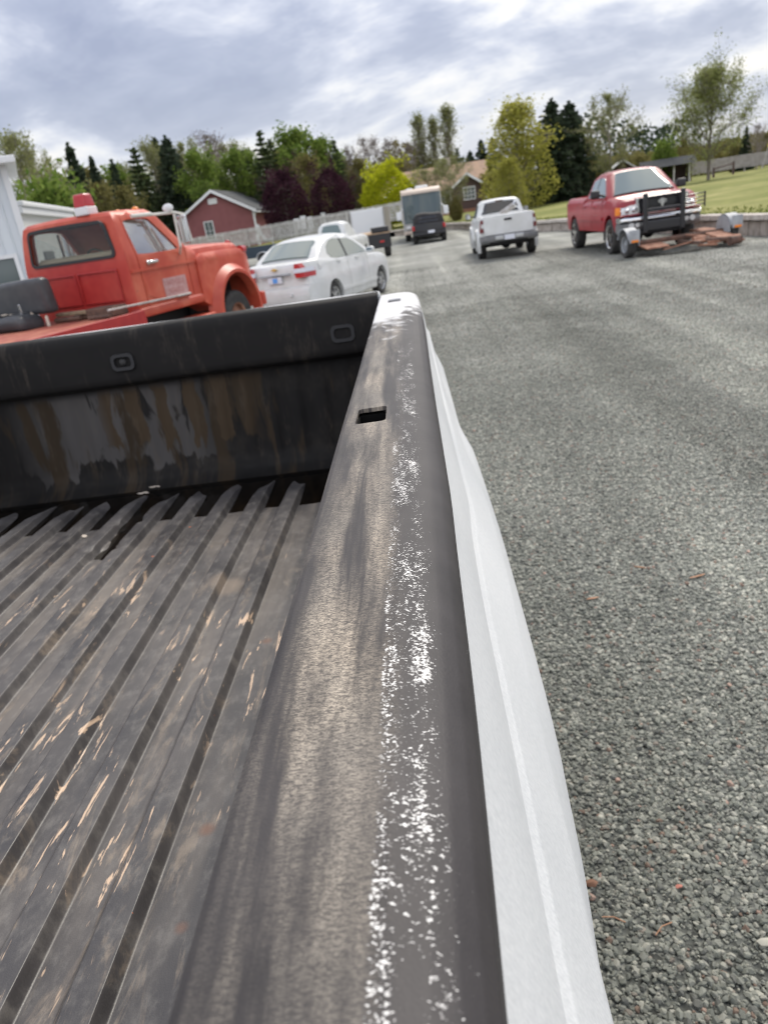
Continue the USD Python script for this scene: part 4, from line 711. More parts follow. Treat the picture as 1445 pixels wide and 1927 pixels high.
# ---- tow dolly in front of the red pickup
t = thing('tow_dolly', 'rusty two wheeled car tow dolly with grey fenders in front of the red pickup', 'trailer', (6.27, 18.05, 0), math.radians(6))
for s in (-1, 1):
    wheel(t, s * 1.30, 0, .30, .20, s, 'grey_metal', 0, .6)
    a_ = np.linspace(-.02 * PI, .80 * PI, 12)
    pl = [(.35 * math.cos(u + .35), .31 + .35 * math.sin(u + .35)) for u in a_] + [(.33 * math.cos(u + .35), .31 + .33 * math.sin(u + .35)) for u in a_[::-1]]
    fd = [side(pl, s * 1.20 - .13, s * 1.20 + .13)]
    fd.append(side([(.32 * math.cos(u), .31 + .32 * math.sin(u)) for u in np.linspace(-.05 * PI, 1.05 * PI, 14)], *((1.06, 1.075) if s > 0 else (-1.075, -1.06))))
    fp = part(t, 'fender', cat(*fd, rbox(s * 1.20 - .12, s * 1.20 + .12, -.40, -.36, .34, .62, .015)), 'grey_metal', 35)
    part(fp, 'marker_light', tm(rbox(s * 1.20 - .08, s * 1.20 + .08, -.425, -.40, .35, .40, .008)), 'amber')
part(t, 'axle', tm(cyl((-1.2, 0, .30), (1.2, 0, .30), .05)), 'rust_dark', 40)
part(t, 'deck', tm(side([(-.55, .17), (-.53, .20), (.3, .29), (.55, .29), (.55, .25), (.3, .25)], -.98, -.45)), 'rust', label='left rusty steel wheel ramp')
part(t, 'deck', tm(side([(-.60, .20), (-.58, .23), (.3, .36), (.75, .37), (.75, .33), (.3, .32)], .62, 1.0)), 'rust', label='right rusty steel wheel ramp')
part(t, 'ramp', cat(rbox(-.3, .3, -.25, .25, -.012, .012, .008).scale([.8, .6, 1]).rotate([4, 8, 20]).translate([.30, -.35, .30]), rbox(-.35, .35, -.18, .18, -.012, .012, .008).rotate([-6, -8, -12]).translate([-.25, -.55, .16]), rbox(-.25, .25, -.2, .2, -.01, .01, .008).rotate([12, 6, -30]).translate([.80, -.75, .20])), 'rust', label='loose bent rusty plates on the dolly')
part(t, 'crossbeam', cat(box(-1.05, 1.05, -.04, .04, .24, .32), box(-.04, .04, -1.1, -.045, .16, .23), cyl((.25, -.7, .20), (.95, -.95, .16), .05), cyl((.7, -1.0, .13), (.98, -.92, .13), .09)), 'rust_dark', 30)
part(t, 'scrap', cat(*[tube([(.1 + .2 * k, -.75 - .05 * (k % 2), .12 + .03 * (k % 3)), (.45 + .17 * k, -.95 + .12 * (k % 3), .10 + .05 * (k % 2))], .025 + .008 * (k % 2), 6) for k in range(5)], *[tube([(.2 + .3 * k, -.3 - .2 * (k % 2), .30 - .05 * k), (.75 + .12 * k, -.7 + .1 * k, .14 + .05 * k)], .022, 6) for k in range(3)]), 'rust', 30, label='tangle of rusty bars and chain at the dolly front')
part(t, 'winch', cat(cyl((.05, -.62, .22), (.32, -.62, .22), .085), cyl((-.02, -.75, .2), (.5, -.7, .2), .04)), 'rust', 40)

# ---- motorhome and the small black car behind it
t = thing('motorhome', 'tan and grey motorhome with a wide windscreen and white mirrors', 'motorhome', (1.03, 46.2, 0), math.radians(179))
wf = warper(1.22, None, y0=-9.2, y1=0.0, rend=.4, inend=.10, belt=2.2, tumble=.06, span=.8, sill=0, bow1=.22)
part(t, 'body', tm(warped(side([(-9, .45), (-9, 2.72), (-.25, 2.72), (-.06, 2.62), (-.0, 1.1), (-.02, .42), (-1, .40)], -1.22, 1.22), wf, .25)), 'rv_grey', 35)
part(t, 'roof_cap', tm(warped(side([(-9.02, 2.62), (-9.02, 2.90), (-1.2, 2.92), (-.35, 2.88), (-.02, 2.76), (.02, 2.62)], -1.225, 1.225), wf, .25)), 'rv_tan', 35, label='tan moulded roof cap')
part(t, 'windscreen', tm(warped(side([(-.15, 1.02), (-.16, 2.58), (-.045, 2.58), (.012, 1.02)], -1.185, 1.185), wf, .2)), 'rv_glass', 40)
part(t, 'air_conditioner', tm(rbox(-.5, .3, -3.2, -2.3, 2.88, 3.10, .09)), 'white_trim', 40)
part(t, 'roof_vent', tm(rbox(.45, .85, -2.2, -1.6, 2.88, 3.0, .05)), 'white_trim', 40)
for s in (-1, 1):
    m = part(t, 'mirror', cat(tube([(s * 1.15, -.1, 1.9), (s * 1.32, .12, 1.75)], .025), rbox(s * 1.40 - .15, s * 1.40 + .15, .06, .18, 1.28, 1.76, .06)), 'white_trim', 40)
    part(t, 'headlight', tm(rbox(s * .9 - .15, s * .9 + .15, -.1, .03, .7, .9, .03)), 'clear_lens', 40)
    for y in (-1.6, -6.6): wheel(t, s * 1.19, y, .42, .28, s, 'alloy', 0, .55)
part(t, 'bumper', tm(warped(side([(-.3, .42), (-.3, .62), (.06, .62), (.08, .5), (.04, .42)], -1.22, 1.22), wf, .25)), 'rv_tan', 35)
part(t, 'dash_card', tm(box(.02, .26, -.32, -.30, 1.72, 2.1)), 'plate_white', label='pale card behind the windscreen')
part(t, 'wiper', tm(tube([(-.5, .0, 1.05), (-.15, .01, 1.5)], .015, 6) + tube([(.5, .0, 1.05), (.85, -.06, 1.5)], .015, 6)), 'dark_trim')
t = thing('black_car', 'small black soft top car with a white number plate in front of the motorhome', 'car', (1.2, 42.1, 0), math.radians(-1.5), None, (1.16, 1, 1))
jf = warper(.80, [(-1, .98), (-.75, 1.0), (1.0, 1.0), (2.9, .98)], r=.08, y0=-.62, y1=3.2, rend=.3, inend=.08, belt=.6, tumble=.04, span=.4, sill=.4)
part(t, 'body', tm(warped(arch(side([(-.60, .40), (-.62, .60), (-.60, .98), (2.9, .98), (3.2, .85), (3.2, .4), (0, .36)], -.80, .80), .8, (0, 2.3), .34, .40), jf, .15)), 'black_paint', 38)
jt = [(-.54, .96), (-.50, 1.2), (-.40, 1.43), (-.2, 1.50), (.8, 1.52), (1.4, 1.46), (1.8, 1.0)]
jg = warper(.74, jt, r=.10, belt=1.0, tumble=.12, span=.5, sill=-1, y0=-9, y1=9, rend=.1, inend=0, bow0=0, bow1=0, crown=.02)
gm = warped(side(jt + [(1.8, .9), (-.54, .9)], -.74, .74), jg, .12)
gm = gm.warp_batch(lambda P: P + np.stack([0 * P[:, 0], 0 * P[:, 0], -.035 * np.sin(P[:, 0] * 5) * np.clip((P[:, 2] - 1.3) / .2, 0, 1)], 1))
part(t, 'soft_top', tm(gm), 'soft_top', 40, label='sagging black fabric top')
part(t, 'rear_window', strip((-.51, 1.06), (-.44, 1.32), .52, .46, jg, .012, .02), 'dark_pane', 40)
for s in (-1, 1):
    for y in (0, 2.3): wheel(t, s * .79, y, .345, .22, s, 'alloy', 5, .55)
    part(t, 'tail_light', tm(rbox(s * .72 - .06, s * .72 + .06, -.66, -.58, .70, .93, .02)), 'red_lens', 40)
part(t, 'bumper', tm(rbox(-.78, .78, -.72, -.58, .40, .56, .05)), 'dark_trim', 40)
part(t, 'number_plate', tm(box(-.05, .25, -.74, -.722, .50, .64)), 'plate_white')
# ---- red fire service truck
FIRE = dict(loc=(-4.8, 10.7, 0), yaw=-.33)
MAT['fire_paint'] = material('fire_paint', {'tc': ('texture_coordinate', {}), 's': ('separate_xyz', {}), 'n': ('noise_texture', {'scale': 2.2, 'detail': 5., 'roughness': .6}), 'n2': ('noise_texture', {'scale': 9., 'detail': 4.}),
    'fade': ('rgb_ramp', {'ramp': [(.32, (.40, .045, .025)), (.5, (.47, .075, .04)), (.68, (.55, .13, .075))]}), 'sh': sm(-.03, .03), 'red': ('rgb_ramp', {'ramp': [(.3, (.30, .014, .016)), (.7, (.37, .025, .022))]}),
    'mx': ('mix_color', {'blend_type': 'mix'}), 'rs': sm(.70, .76, 0, .5), 'mr': ('mix_color', {'blend_type': 'mix', 'b': (.2, .07, .04)}), 'p': ('principled_bsdf', {'roughness': .42})},
    [('tc.object', 's.vector'), ('tc.object', 'n.vector'), ('tc.object', 'n2.vector'), ('n.fac', 'fade.fac'), ('n2.fac', 'red.fac'), ('s.y', 'sh.value'), ('sh.result', 'mx.fac'), ('red.color', 'mx.a'), ('fade.color', 'mx.b'), ('n2.fac', 'rs.value'), ('rs.result', 'mr.fac'), ('mx.result', 'mr.a'), ('mr.result', 'p.base_color')], 'p.BSDF')
mat('sign_pink', (.50, .30, .29), .7, c2=(.42, .22, .21), scale=22)
mat('fire_deck', (.26, .05, .035), .65, c2=(.36, .12, .07), scale=5)
mat('sign_letter', (.36, .12, .11), .7)
t = thing('fire_truck', 'old faded red fire truck cab with a red roof beacon', 'fire truck', FIRE['loc'], FIRE['yaw'])
fire = t
HW = .965
roof = [(-.02, .90), (-.02, 1.62), (.0, 1.95), (.04, 2.215), (.10, 2.262), (.45, 2.28), (.86, 2.27), (.98, 2.22), (1.46, 1.68), (1.62, 1.60), (1.62, .90)]
ftop = [(-.02, 2.20), (.10, 2.262), (.45, 2.28), (.86, 2.27), (.98, 2.22), (1.46, 1.68), (1.65, 1.6)]
ff = warper(HW, ftop, r=.06, belt=1.63, tumble=.115, span=.5, sill=1.0, tuck=.03, y0=-.02, y1=3.3, rend=.07, inend=.035, bow0=.02, bow1=.04, crown=.022)
inner = [(.05, .98), (.05, 1.64), (.06, 1.95), (.10, 2.17), (.18, 2.21), (.78, 2.21), (.90, 2.17), (1.40, 1.64), (1.50, 1.55), (1.50, .98)]
cab_ = side(roof, -HW, HW) - side(inner, -HW + .06, HW - .06)
cab_ -= front(rrect(-.80, .80, 1.70, 2.145, .07), -.2, .10)
fw = smooth_poly([(.23, 1.665), (.225, 1.72), (.20, 2.09), (.23, 2.145), (.75, 2.145), (.84, 2.10), (1.20, 1.70), (1.21, 1.665)], 1)
cab_ -= side(fw, -1.2, 1.2)
cab_ -= Manifold.hull_points(np.array([(sx, y, z) for sx in (-.84, .84) for y, z in ((.92, 2.15), (1.42, 1.66), (1.1, 2.3), (1.7, 1.74))]))
for y0_, y1_, z0_, z1_ in ((.175, .192, .98, 2.16), (1.335, 1.352, .98, 1.66)):
    for s in (-1, 1): cab_ -= box(s * HW - .016, s * HW + .016, y0_, y1_, z0_, z1_)
part(t, 'cab', tm(warped(cab_, ff, .09)), 'fire_paint', 34)
gl = cat(warped(front(rrect(-.79, .79, 1.71, 2.135, .07), -.004, .004), ff, .15)); part(t, 'rear_window', gl, 'pane', 40)
rg_ = front(rrect(-.825, .825, 1.675, 2.17, .09), -.030, -.008) - front(rrect(-.785, .785, 1.715, 2.13, .06), -.05, .0)
part(t, 'window_seal', tm(warped(rg_, ff, .1)), 'dark_trim', 40, label='black rubber seal of the rear window')
for s in (-1, 1):
    part(t, 'door_window', slab(fw, HW, ff, s, -.022, .028), 'door_pane', 40)
    part(t, 'vent_divider', tm(warped(side([(.82, 1.69), (.70, 2.11), (.73, 2.11), (.85, 1.69)], *((HW - .03, HW - .012) if s > 0 else (-HW + .012, -HW + .03))), ff, .1)), 'faded_steel', 40)
    part(t, 'door_panel', slab(smooth_poly([(.22, 1.02), (.22, 1.38), (1.30, 1.38), (1.30, 1.02)], 1), HW, ff, s, .006), 'fire_paint', 30)
    part(t, 'belt_moulding', slab([(.0, 1.44), (.0, 1.475), (1.6, 1.475), (1.6, 1.44)], HW, ff, s, .014), 'fire_paint', 30)
    dh = part(t, 'door_handle', tm(warped(rbox(*(sorted((s * (HW + .005), s * (HW + .045)))), .40, .60, 1.525, 1.57, .014), ff, .1) + warped(rbox(*(sorted((s * (HW - .01), s * (HW + .03)))), .35, .41, 1.515, 1.575, .012), ff, .1)), 'chrome', 40)
part(t, 'windscreen', strip((.955, 2.185), (1.44, 1.68), .76, .82, ff, -.01, .018), 'pane', 40)
# low rear quarter, sill and running board
for s in (-1, 1): part(t, 'sill', tm(rbox(*sorted((s * .78, s * .985)), -.02, 1.62, .82, .96, .04)), 'fire_paint', 35)
part(t, 'running_board', cat(*[rbox(*sorted((s * .70, s * 1.06)), .02, 1.70, .58, .64, .02) for s in (-1, 1)]), 'fire_paint', 35)
rear_press = cat(*[rbox(a, b, -.036, -.02, 1.09, 1.53, .008) - rbox(a + .02, b - .02, -.05, .0, 1.11, 1.51, .008) for a, b in ((-.75, -.02), (.02, .74))])
part(t, 'rear_pressing', rear_press, 'fire_paint', 30, label='pressed frame on the crimson cab back')
part(t, 'headliner', tm(warped(side([(.06, 2.16), (.9, 2.16), (.9, 2.205), (.06, 2.205)], -.80, .80), ff, .2)), 'interior')
part(t, 'seat', cat(rbox(-.8, .8, .12, .34, 1.1, 1.78, .05)), 'beige', 40)
part(t, 'dashboard', tm(rbox(-.86, .86, 1.15, 1.48, 1.35, 1.66, .05)), 'interior', 40)
st = trimesh.creation.torus(.20, .016, 24, 8); st.apply_transform(trimesh.transformations.rotation_matrix(-.9, [1, 0, 0])); st.apply_translation([-.42, 1.05, 1.68]); part(t, 'steering_wheel', st, 'dark_trim', 40)
# bonnet and front wings
hood = side(smooth_poly([(1.56, 1.12), (1.56, 1.63), (1.75, 1.66), (2.5, 1.65), (3.02, 1.63), (3.12, 1.58), (3.13, 1.3), (3.12, 1.12)], 0), -.90, .90)
hfw = warper(.90, [(1.5, 1.65), (2.5, 1.65), (3.02, 1.63), (3.13, 1.52)], r=.08, y0=-9, y1=3.13, rend=.3, inend=.05, belt=9, sill=0, bow1=.06, crown=.05)
part(t, 'bonnet', tm(warped(hood, hfw, .09)), 'fire_paint', 40)
wing_top = [(1.5, 1.42), (1.95, 1.43), (2.25, 1.44), (2.85, 1.43), (3.1, 1.36), (3.22, 1.2), (3.24, .9), (3.2, .5)]
for s in (-1, 1):
    wg = side(smooth_poly([(1.56, .66), (1.56, 1.30), (1.56, 1.545), (2.4, 1.555), (3.0, 1.53), (3.16, 1.42), (3.22, 1.2), (3.24, .85), (3.20, .52), (3.06, .52)], 1), *sorted((s * .55, s * .985)))
    wg -= cyl((s * .3, 2.48, .58), (s * 1.3, 2.48, .58), .585, seg=36) + box(*sorted((s * .2, s * .94)), 1.9, 3.05, .3, 1.1)
    wfn = lambda P, s=s: np.stack([P[:, 0] - s * (.10 * np.clip((P[:, 1] - 2.9) / .4, 0, 1) ** 2 + .05 * np.clip((P[:, 2] - 1.46) / .1, 0, 1) ** 2 - .016 * np.exp(-((P[:, 2] - 1.46) / .02) ** 2)) * np.clip((P[:, 0] * s - .6) / .3, 0, 1), P[:, 1], P[:, 2]], 1)
    part(t, 'front_wing', tm(warped(wg, wfn, .07)), 'fire_paint', 38)
    fl = cyl((s * .93, 2.48, .56), (s * 1.10, 2.48, .56), .80, .66, seg=40) - cyl((s * .5, 2.48, .58), (s * 1.3, 2.48, .58), .585, seg=40) - box(*sorted((s * .5, s * 1.3)), 1.4, 3.6, -.5, .46)
    part(t, 'arch_flare', tm(fl), 'fire_paint', 38)
    wheel(t, s * 1.0, 2.48, .44, .24, s, 'rust', 0, .52)
    part(t, 'inner_arch', tm(box(*sorted((s * .50, s * .56)), 1.75, 3.2, .4, 1.4)), 'dark_trim')
    ml = part(t, 'turn_lamp', tm(cyl((s * .93, 3.0, 1.50), (s * .93, 3.13, 1.50), .068, .06) + cyl((s * .93, 3.05, 1.36), (s * .93, 3.05, 1.5), .02)), 'red_lens', 40)
    part(t, 'headlight_ring', tm(cyl((s * .66, 3.12, 1.06), (s * .66, 3.22, 1.06), .12)), 'chrome', 40)
part(t, 'grille', tm(rbox(-.62, .62, 3.125, 3.22, .80, 1.46, .03)), 'white_trim', 35)
part(t, 'bumper', tm(rbox(-1.05, 1.05, 3.28, 3.40, .50, .74, .03)), 'fire_paint', 35)
part(t, 'lamp_stalk', tm(rbox(.66, .74, 2.98, 3.06, 1.61, 1.68, .02)), 'red_lens', 35)
# roof: beacon and marker lights
bc = part(t, 'beacon', tm(rbox(.20, .44, .06, .28, 2.27, 2.385, .02)), 'white_trim', 35, label='red flashing beacon on a white base')
part(bc, 'beacon_dome', tm(Manifold.batch_hull([Manifold.sphere(.03, 10).translate([x, y, z]) for x, y, z in [(sx * k + .32, sy * k + .17, z) for z, k in ((2.395, .085), (2.52, .07)) for sx in (-1, 1) for sy in (-.82, .82)]])), 'red_lens', 40)
part(bc, 'reflector', tm(rbox(.27, .37, .12, .22, 2.388, 2.46, .02)), 'rust_dark', 30)
for x in (-.3, .0, .3, .62): part(t, 'marker_light', tm(Manifold.sphere(.05, 12).scale([1, 1.2, .8]).translate([x, .86, 2.285])), 'amber', 40)
# door sign
sg = part(t, 'door_sign', slab([(.62, 1.02), (.62, 1.29), (1.20, 1.29), (1.20, 1.02)], HW, ff, 1, .010, .012), 'sign_pink', label='faded pink sign lettered in red on the door')
for txt, z, y0_, hh in (('LAKEVILLE', 1.185, .66, .066), ('SERVICE', 1.065, .72, .066)):
    tx = meshkit.text_mesh(txt, hh, .003); sc = (.48 if txt[0] == 'L' else .37) / (tx.bounds[1][0] - tx.bounds[0][0]); v = np.array(tx.vertices)
    xs_ = HW - .0365 if False else None
    q = np.stack([np.full(len(v), HW + .0085) + v[:, 2], y0_ + (v[:, 0] - tx.bounds[0][0]) * sc, z + v[:, 1]], 1)
    part(sg, 'lettering', trimesh.Trimesh(ff(q), np.array(tx.faces), process=False), 'sign_letter')
part(t, 'side_strip', tm(cyl((1.045, -.75, 1.045), (.998, 1.2, 1.0), .016, seg=8) + rbox(.97, 1.0, .9, 1.22, .985, 1.02, .008)), 'faded_steel', 30, label='long bright metal strip along the truck side')
# west coast mirror
for s in (1, -1):
    x = s * 1.13
    mm_ = part(t, 'mirror_arm', cat(tube([(s * .88, .42, 2.18), (s * .98, .85, 2.17), (x, 1.06, 2.17), (x, 1.04, 1.70), (s * .96, 1.22, 1.60)], .02), tube([(s * .98, .72, 2.18), (s * .9, .38, 2.18)], .028), tube([(x, 1.06, 2.17), (x + s * .03, 1.25, 2.13), (x + s * .05, 1.28, 1.75)], .02)), 'cream_paint', 40)
    part(mm_, 'mirror', tm(rbox(x - .02, x + .14, 1.12, 1.16, 1.72, 2.12, .018)), 'chrome', 40)
    part(mm_, 'round_mirror', tm(Manifold.sphere(.10, 20).scale([.95, .35, .6]).translate([x - s * .04, 1.0, 2.235])), 'white_trim', 40)
# rear deck
part(t, 'deck', tm(rbox(-1.15, 1.10, -4.2, -.14, .80, .93, .015)), 'fire_deck', label='worn red load deck behind the cab')
part(t, 'deck_edge', tm(rbox(1.102, 1.14, -4.2, -.14, .74, .95, .012) + rbox(-1.19, -1.152, -4.2, -.14, .74, .95, .012)), 'fire_paint', 35)
part(t, 'chassis', tm(box(-.45, .45, -4.1, 3.1, .52, .80)), 'dark_trim')
part(t, 'deck_fitting', cat(rbox(.42, .9, -.5, -.18, .932, 1.07, .02), rbox(.10, .38, -.42, -.16, .932, 1.0, .02), cyl((-.1, -.55, .97), (.32, -.5, .97), .035), cyl((.55, -.6, .96), (.95, -.62, .96), .026)), 'rust_dark', 30, label='dark rusty brackets on the deck')
for s in (-1, 1): wheel(t, s * 1.0, -2.6, .44, .24, s, 'rust', 0, .52)
# things lying on the deck
def on_deck(name, label, c, lx, ly, z, yaw=0.):
    a = FIRE['yaw']; return thing(name, label, c, (FIRE['loc'][0] + math.cos(a) * lx - math.sin(a) * ly, FIRE['loc'][1] + math.sin(a) * lx + math.cos(a) * ly, z), a + yaw)
b = on_deck('bench_seat', 'torn black vinyl bench seat standing on the fire truck deck', 'seat', -.75, -.62, .932)
bk = rbox(-.85, .80, -.10, .12, .14, .62, .07, 10)
bk = warped(bk, lambda P: P + np.stack([0 * P[:, 0], -.02 * np.sin(P[:, 0] * 3) - .10 * (P[:, 2] - .1), .02 * np.sin(P[:, 0] * 2.2)], 1), .07)
part(b, 'backrest', tm(bk), 'vinyl', 50)
cu = rbox(-.82, .62, -.52, -.06, .0, .20, .08, 10)
cu = warped(cu, lambda P: P + np.stack([0 * P[:, 0], 0 * P[:, 0], -.05 * np.clip(P[:, 0], 0, 1) ** 2 * 1.5 + .02 * np.sin(P[:, 0] * 7 + P[:, 1] * 4)], 1), .06)
part(b, 'cushion', tm(cu), 'vinyl', 50)
part(b, 'torn_padding', cat(*[Manifold.sphere(.05, 8).scale([1.5, .6, .35]).rotate([0, 20 * k, 30 * k]).translate([-.05 + .19 * k, -.13 - .01 * k, .205 - .018 * k]) for k in range(4)], rbox(.70, .74, -.16, -.12, -.02, .14, .015)), 'foam', 40, label='pale foam showing through the torn cover')
part(b, 'seat_bracket', tm(rbox(.26, .30, -.14, -.11, .17, .33, .012)), 'chrome', 30)
g = on_deck('grey_plate', 'grey sheet metal plate leaning on the deck at the left edge', 'metal plate', -1.0, -1.55, .932, .1)
part(g, 'sheet', tm(warped(rbox(-.55, .52, -.02, .02, .0, .40, .015).rotate([-12, 0, 0]), lambda P: P + np.stack([-.10 * np.clip(P[:, 2], 0, 1) * np.clip(P[:, 0], 0, 1), 0 * P[:, 0], 0 * P[:, 0]], 1), .1)), 'grey_panel', 30)
part(g, 'stiffener', tm(rbox(-.015, .015, -.05, -.015, .03, .38, .006).rotate([-12, 20, 0]).translate([.32, 0, .02])), 'grey_panel', 30)
w = on_deck('plank', 'weathered brown plank across the deck behind the cab', 'plank', .18, -.38, 1.005, .04)
part(w, 'board', tm(rbox(-.35, .55, -.07, .07, .0, .05, .008)), 'plank', 30)

# ---- flatbed, box trailer, other vehicles behind the sedan
t = thing('flatbed_trailer', 'flatbed trailer with a tan wooden deck and black rear behind the white sedan', 'trailer', (-1.75, 33.6, 0), math.radians(6))
for k in range(8): part(t, 'deck_board', tm(rbox(-1.0 + .25 * k, -.755 + .25 * k, .0, 5.0, .98, 1.03, .008)), 'deck_wood', 30)
part(t, 'frame', cat(box(-1.0, 1.0, .0, 5.0, .84, .975), box(-.5, -.38, 0, 5.2, .6, .84), box(.38, .5, 0, 5.2, .6, .84)), 'black_paint')
part(t, 'tail_panel', tm(rbox(-1.0, 1.0, -.06, -.005, .40, .98, .015)), 'black_paint', 30)
for s in (-1, 1):
    wheel(t, s * .98, .55, .36, .26, s, 'dark_trim', 0, .55); part(t, 'tail_light', tm(rbox(s * .6 - .1, s * .6 + .1, -.085, -.064, .62, .70, .006)), 'red_lens')
t = thing('toolbox', 'black steel box on the right rear corner of the flatbed trailer', 'toolbox', (-1.22, 34.15, 1.032), math.radians(6))
part(t, 'case', tm(rbox(-.38, .38, -.35, .35, .0, .20, .03)), 'black_paint', 35); part(t, 'lid', tm(rbox(-.40, .40, -.37, .37, .203, .24, .015)), 'grey_panel', 35)
t = thing('box_trailer', 'plain white enclosed box trailer standing in front of the picket fence', 'trailer', (-2.72, 55.0, 0), math.radians(-4))
part(t, 'body', tm(rbox(-1.2, 1.2, 0, 4.6, .62, 2.27, .05)), 'white_paint', 35)
part(t, 'door', tm(rbox(-1.12, 1.12, -.035, -.004, .70, 2.20, .015)), 'white_trim', 35)
part(t, 'corner_trim', cat(box(1.202, 1.23, -.03, 4.6, .6, 2.29), box(-1.23, -1.202, -.03, 4.6, .6, 2.29)), 'faded_steel')
part(t, 'frame', tm(box(-1.1, 1.1, 0, 4.6, .45, .618)), 'dark_trim')
for s in (-1, 1):
    wheel(t, s * 1.16, 2.6, .36, .22, s, 'alloy', 0, .55)
t = thing('pale_pickup', 'white pickup cab roof and green tinted rear window showing over the sedan', 'pickup', (-3.05, 27.0, 0), math.radians(-10))
p = dict(hw=.86, yb=-1.0, yf=4.0, rail=1.18, sill=.45, cab0=1.28, belt=1.15, cowl=3.0, hood=1.14, wb=3.1, wr=.35, gw=.60, tumble=.14, roof=[(1.30, 1.10), (1.36, 1.30), (1.45, 1.66), (1.58, 1.71), (2.1, 1.73), (2.45, 1.68), (3.05, 1.12)])
f, gf = pickup_shell(t, p, 'white_paint')
part(t, 'rear_window', strip((1.345, 1.26), (1.425, 1.60), .48, .42, gf, .012, .03), 'green_pane', 50)
part(t, 'tailgate', tm(rbox(-.72, .72, -1.03, -.98, .68, 1.19, .02)), 'white_paint', 35)
for s in (-1, 1):
    part(t, 'tail_light', tm(rbox(s * .8 - .05, s * .8 + .05, -1.04, -.98, .75, 1.1, .015)), 'red_lens', 35)
    for y in (0, 3.1): wheel(t, s * .87, y, .35, .22, s, 'alloy', 6, .6)
t = thing('utility_trailer', 'dark blue utility trailer with low sides parked along the picket fence', 'trailer', (-8.2, 44.5, 0), math.radians(78))
part(t, 'side_board', cat(rbox(-.9, -.84, -2.4, 2.4, .45, 1.05, .015), rbox(.84, .9, -2.4, 2.4, .45, 1.05, .015), rbox(-.83, .83, -2.4, -2.34, .45, 1.05, .015), rbox(-.83, .83, 2.34, 2.4, .45, 1.05, .015)), 'blue_tarp', 30)
part(t, 'floor', tm(box(-.83, .83, -2.33, 2.33, .45, .50)), 'dark_trim')
for s in (-1, 1): wheel(t, s * 1.1, 0, .33, .2, s, 'alloy', 0, .55)
part(t, 'fender', cat(*[side([(.42 * math.cos(u), .33 + .42 * math.sin(u)) for u in np.linspace(0, PI, 12)] + [(.39 * math.cos(u), .33 + .39 * math.sin(u)) for u in np.linspace(PI, 0, 12)], s * 1.0 - .1, s * 1.0 + .1) for s in (-1, 1)]), 'white_trim', 35)
MW = [(-9.6, 42.0, 'ride on mower with a black seat left of the blue utility trailer'), (-5.6, 45.0, 'ride on mower with a black seat right of the blue utility trailer')]
t = thing('lawn_mower', MW[0][1 + 1], 'lawn mower', (MW[0][0], MW[0][1], 0), math.radians(200), group='mowers along the fence')
mow = t
part(t, 'hood', tm(rbox(-.28, .28, .1, .9, .45, .85, .08)), 'dark_trim', 40); part(t, 'seat', cat(rbox(-.24, .24, -.75, -.3, .55, .66, .05), rbox(-.24, .24, -.85, -.72, .6, 1.0, .05)), 'vinyl', 40)
part(t, 'deck', tm(rbox(-.55, .55, -.5, .35, .15, .30, .05)), 'red_paint', 40); part(t, 'steering_wheel', tm(cyl((0, .02, 1.0), (0, .0, 1.03), .17)), 'dark_trim', 40); part(t, 'steering_post', tm(cyl((0, .12, .8), (0, .02, 1.0), .02)), 'dark_trim', 40)
for s in (-1, 1): wheel(t, s * .5, -.55, .25, .22, s, 'white_trim', 0, .5); wheel(t, s * .42, .7, .18, .14, s, 'white_trim', 0, .5)
dup(mow, MW[1][2], (MW[1][0], MW[1][1], 0), math.radians(170))
# ------------------------------------------------------------------ buildings
def window(parent, cx, y, cz, w, h, m='white_trim', bars=(1, 1), face=-1):
    """A window in a wall whose outer face is the plane y (looking towards face * y)."""
    a, b = sorted((y + face * .05, y + face * .004)); fr = box(cx - w / 2, cx + w / 2, a, b, cz - h / 2, cz + h / 2) - box(cx - w / 2 + .09, cx + w / 2 - .09, a - .1, b + .1, cz - h / 2 + .09, cz + h / 2 - .09)
    p = part(parent, 'window', tm(fr), m)
    a2, b2 = sorted((y + face * .02, y + face * .006)); part(p, 'pane', tm(box(cx - w / 2 + .088, cx + w / 2 - .088, a2, b2, cz - h / 2 + .088, cz + h / 2 - .088)), 'window_glass')
    a3, b3 = sorted((y + face * .034, y + face * .021)); ms = [box(cx - w / 2 + .09 + (w - .18) * (k + 1) / (bars[0] + 1) - .018, cx - w / 2 + .09 + (w - .18) * (k + 1) / (bars[0] + 1) + .018, a3, b3, cz - h / 2 + .09, cz + h / 2 - .09) for k in range(bars[0])]
    ms += [box(cx - w / 2 + .09, cx + w / 2 - .09, a3 - .002, b3 - .002, cz - h / 2 + .09 + (h - .18) * (k + 1) / (bars[1] + 1) - .018, cz - h / 2 + .09 + (h - .18) * (k + 1) / (bars[1] + 1) + .018) for k in range(bars[1])]
    if ms: part(p, 'glazing_bar', cat(*ms), m)
    return p
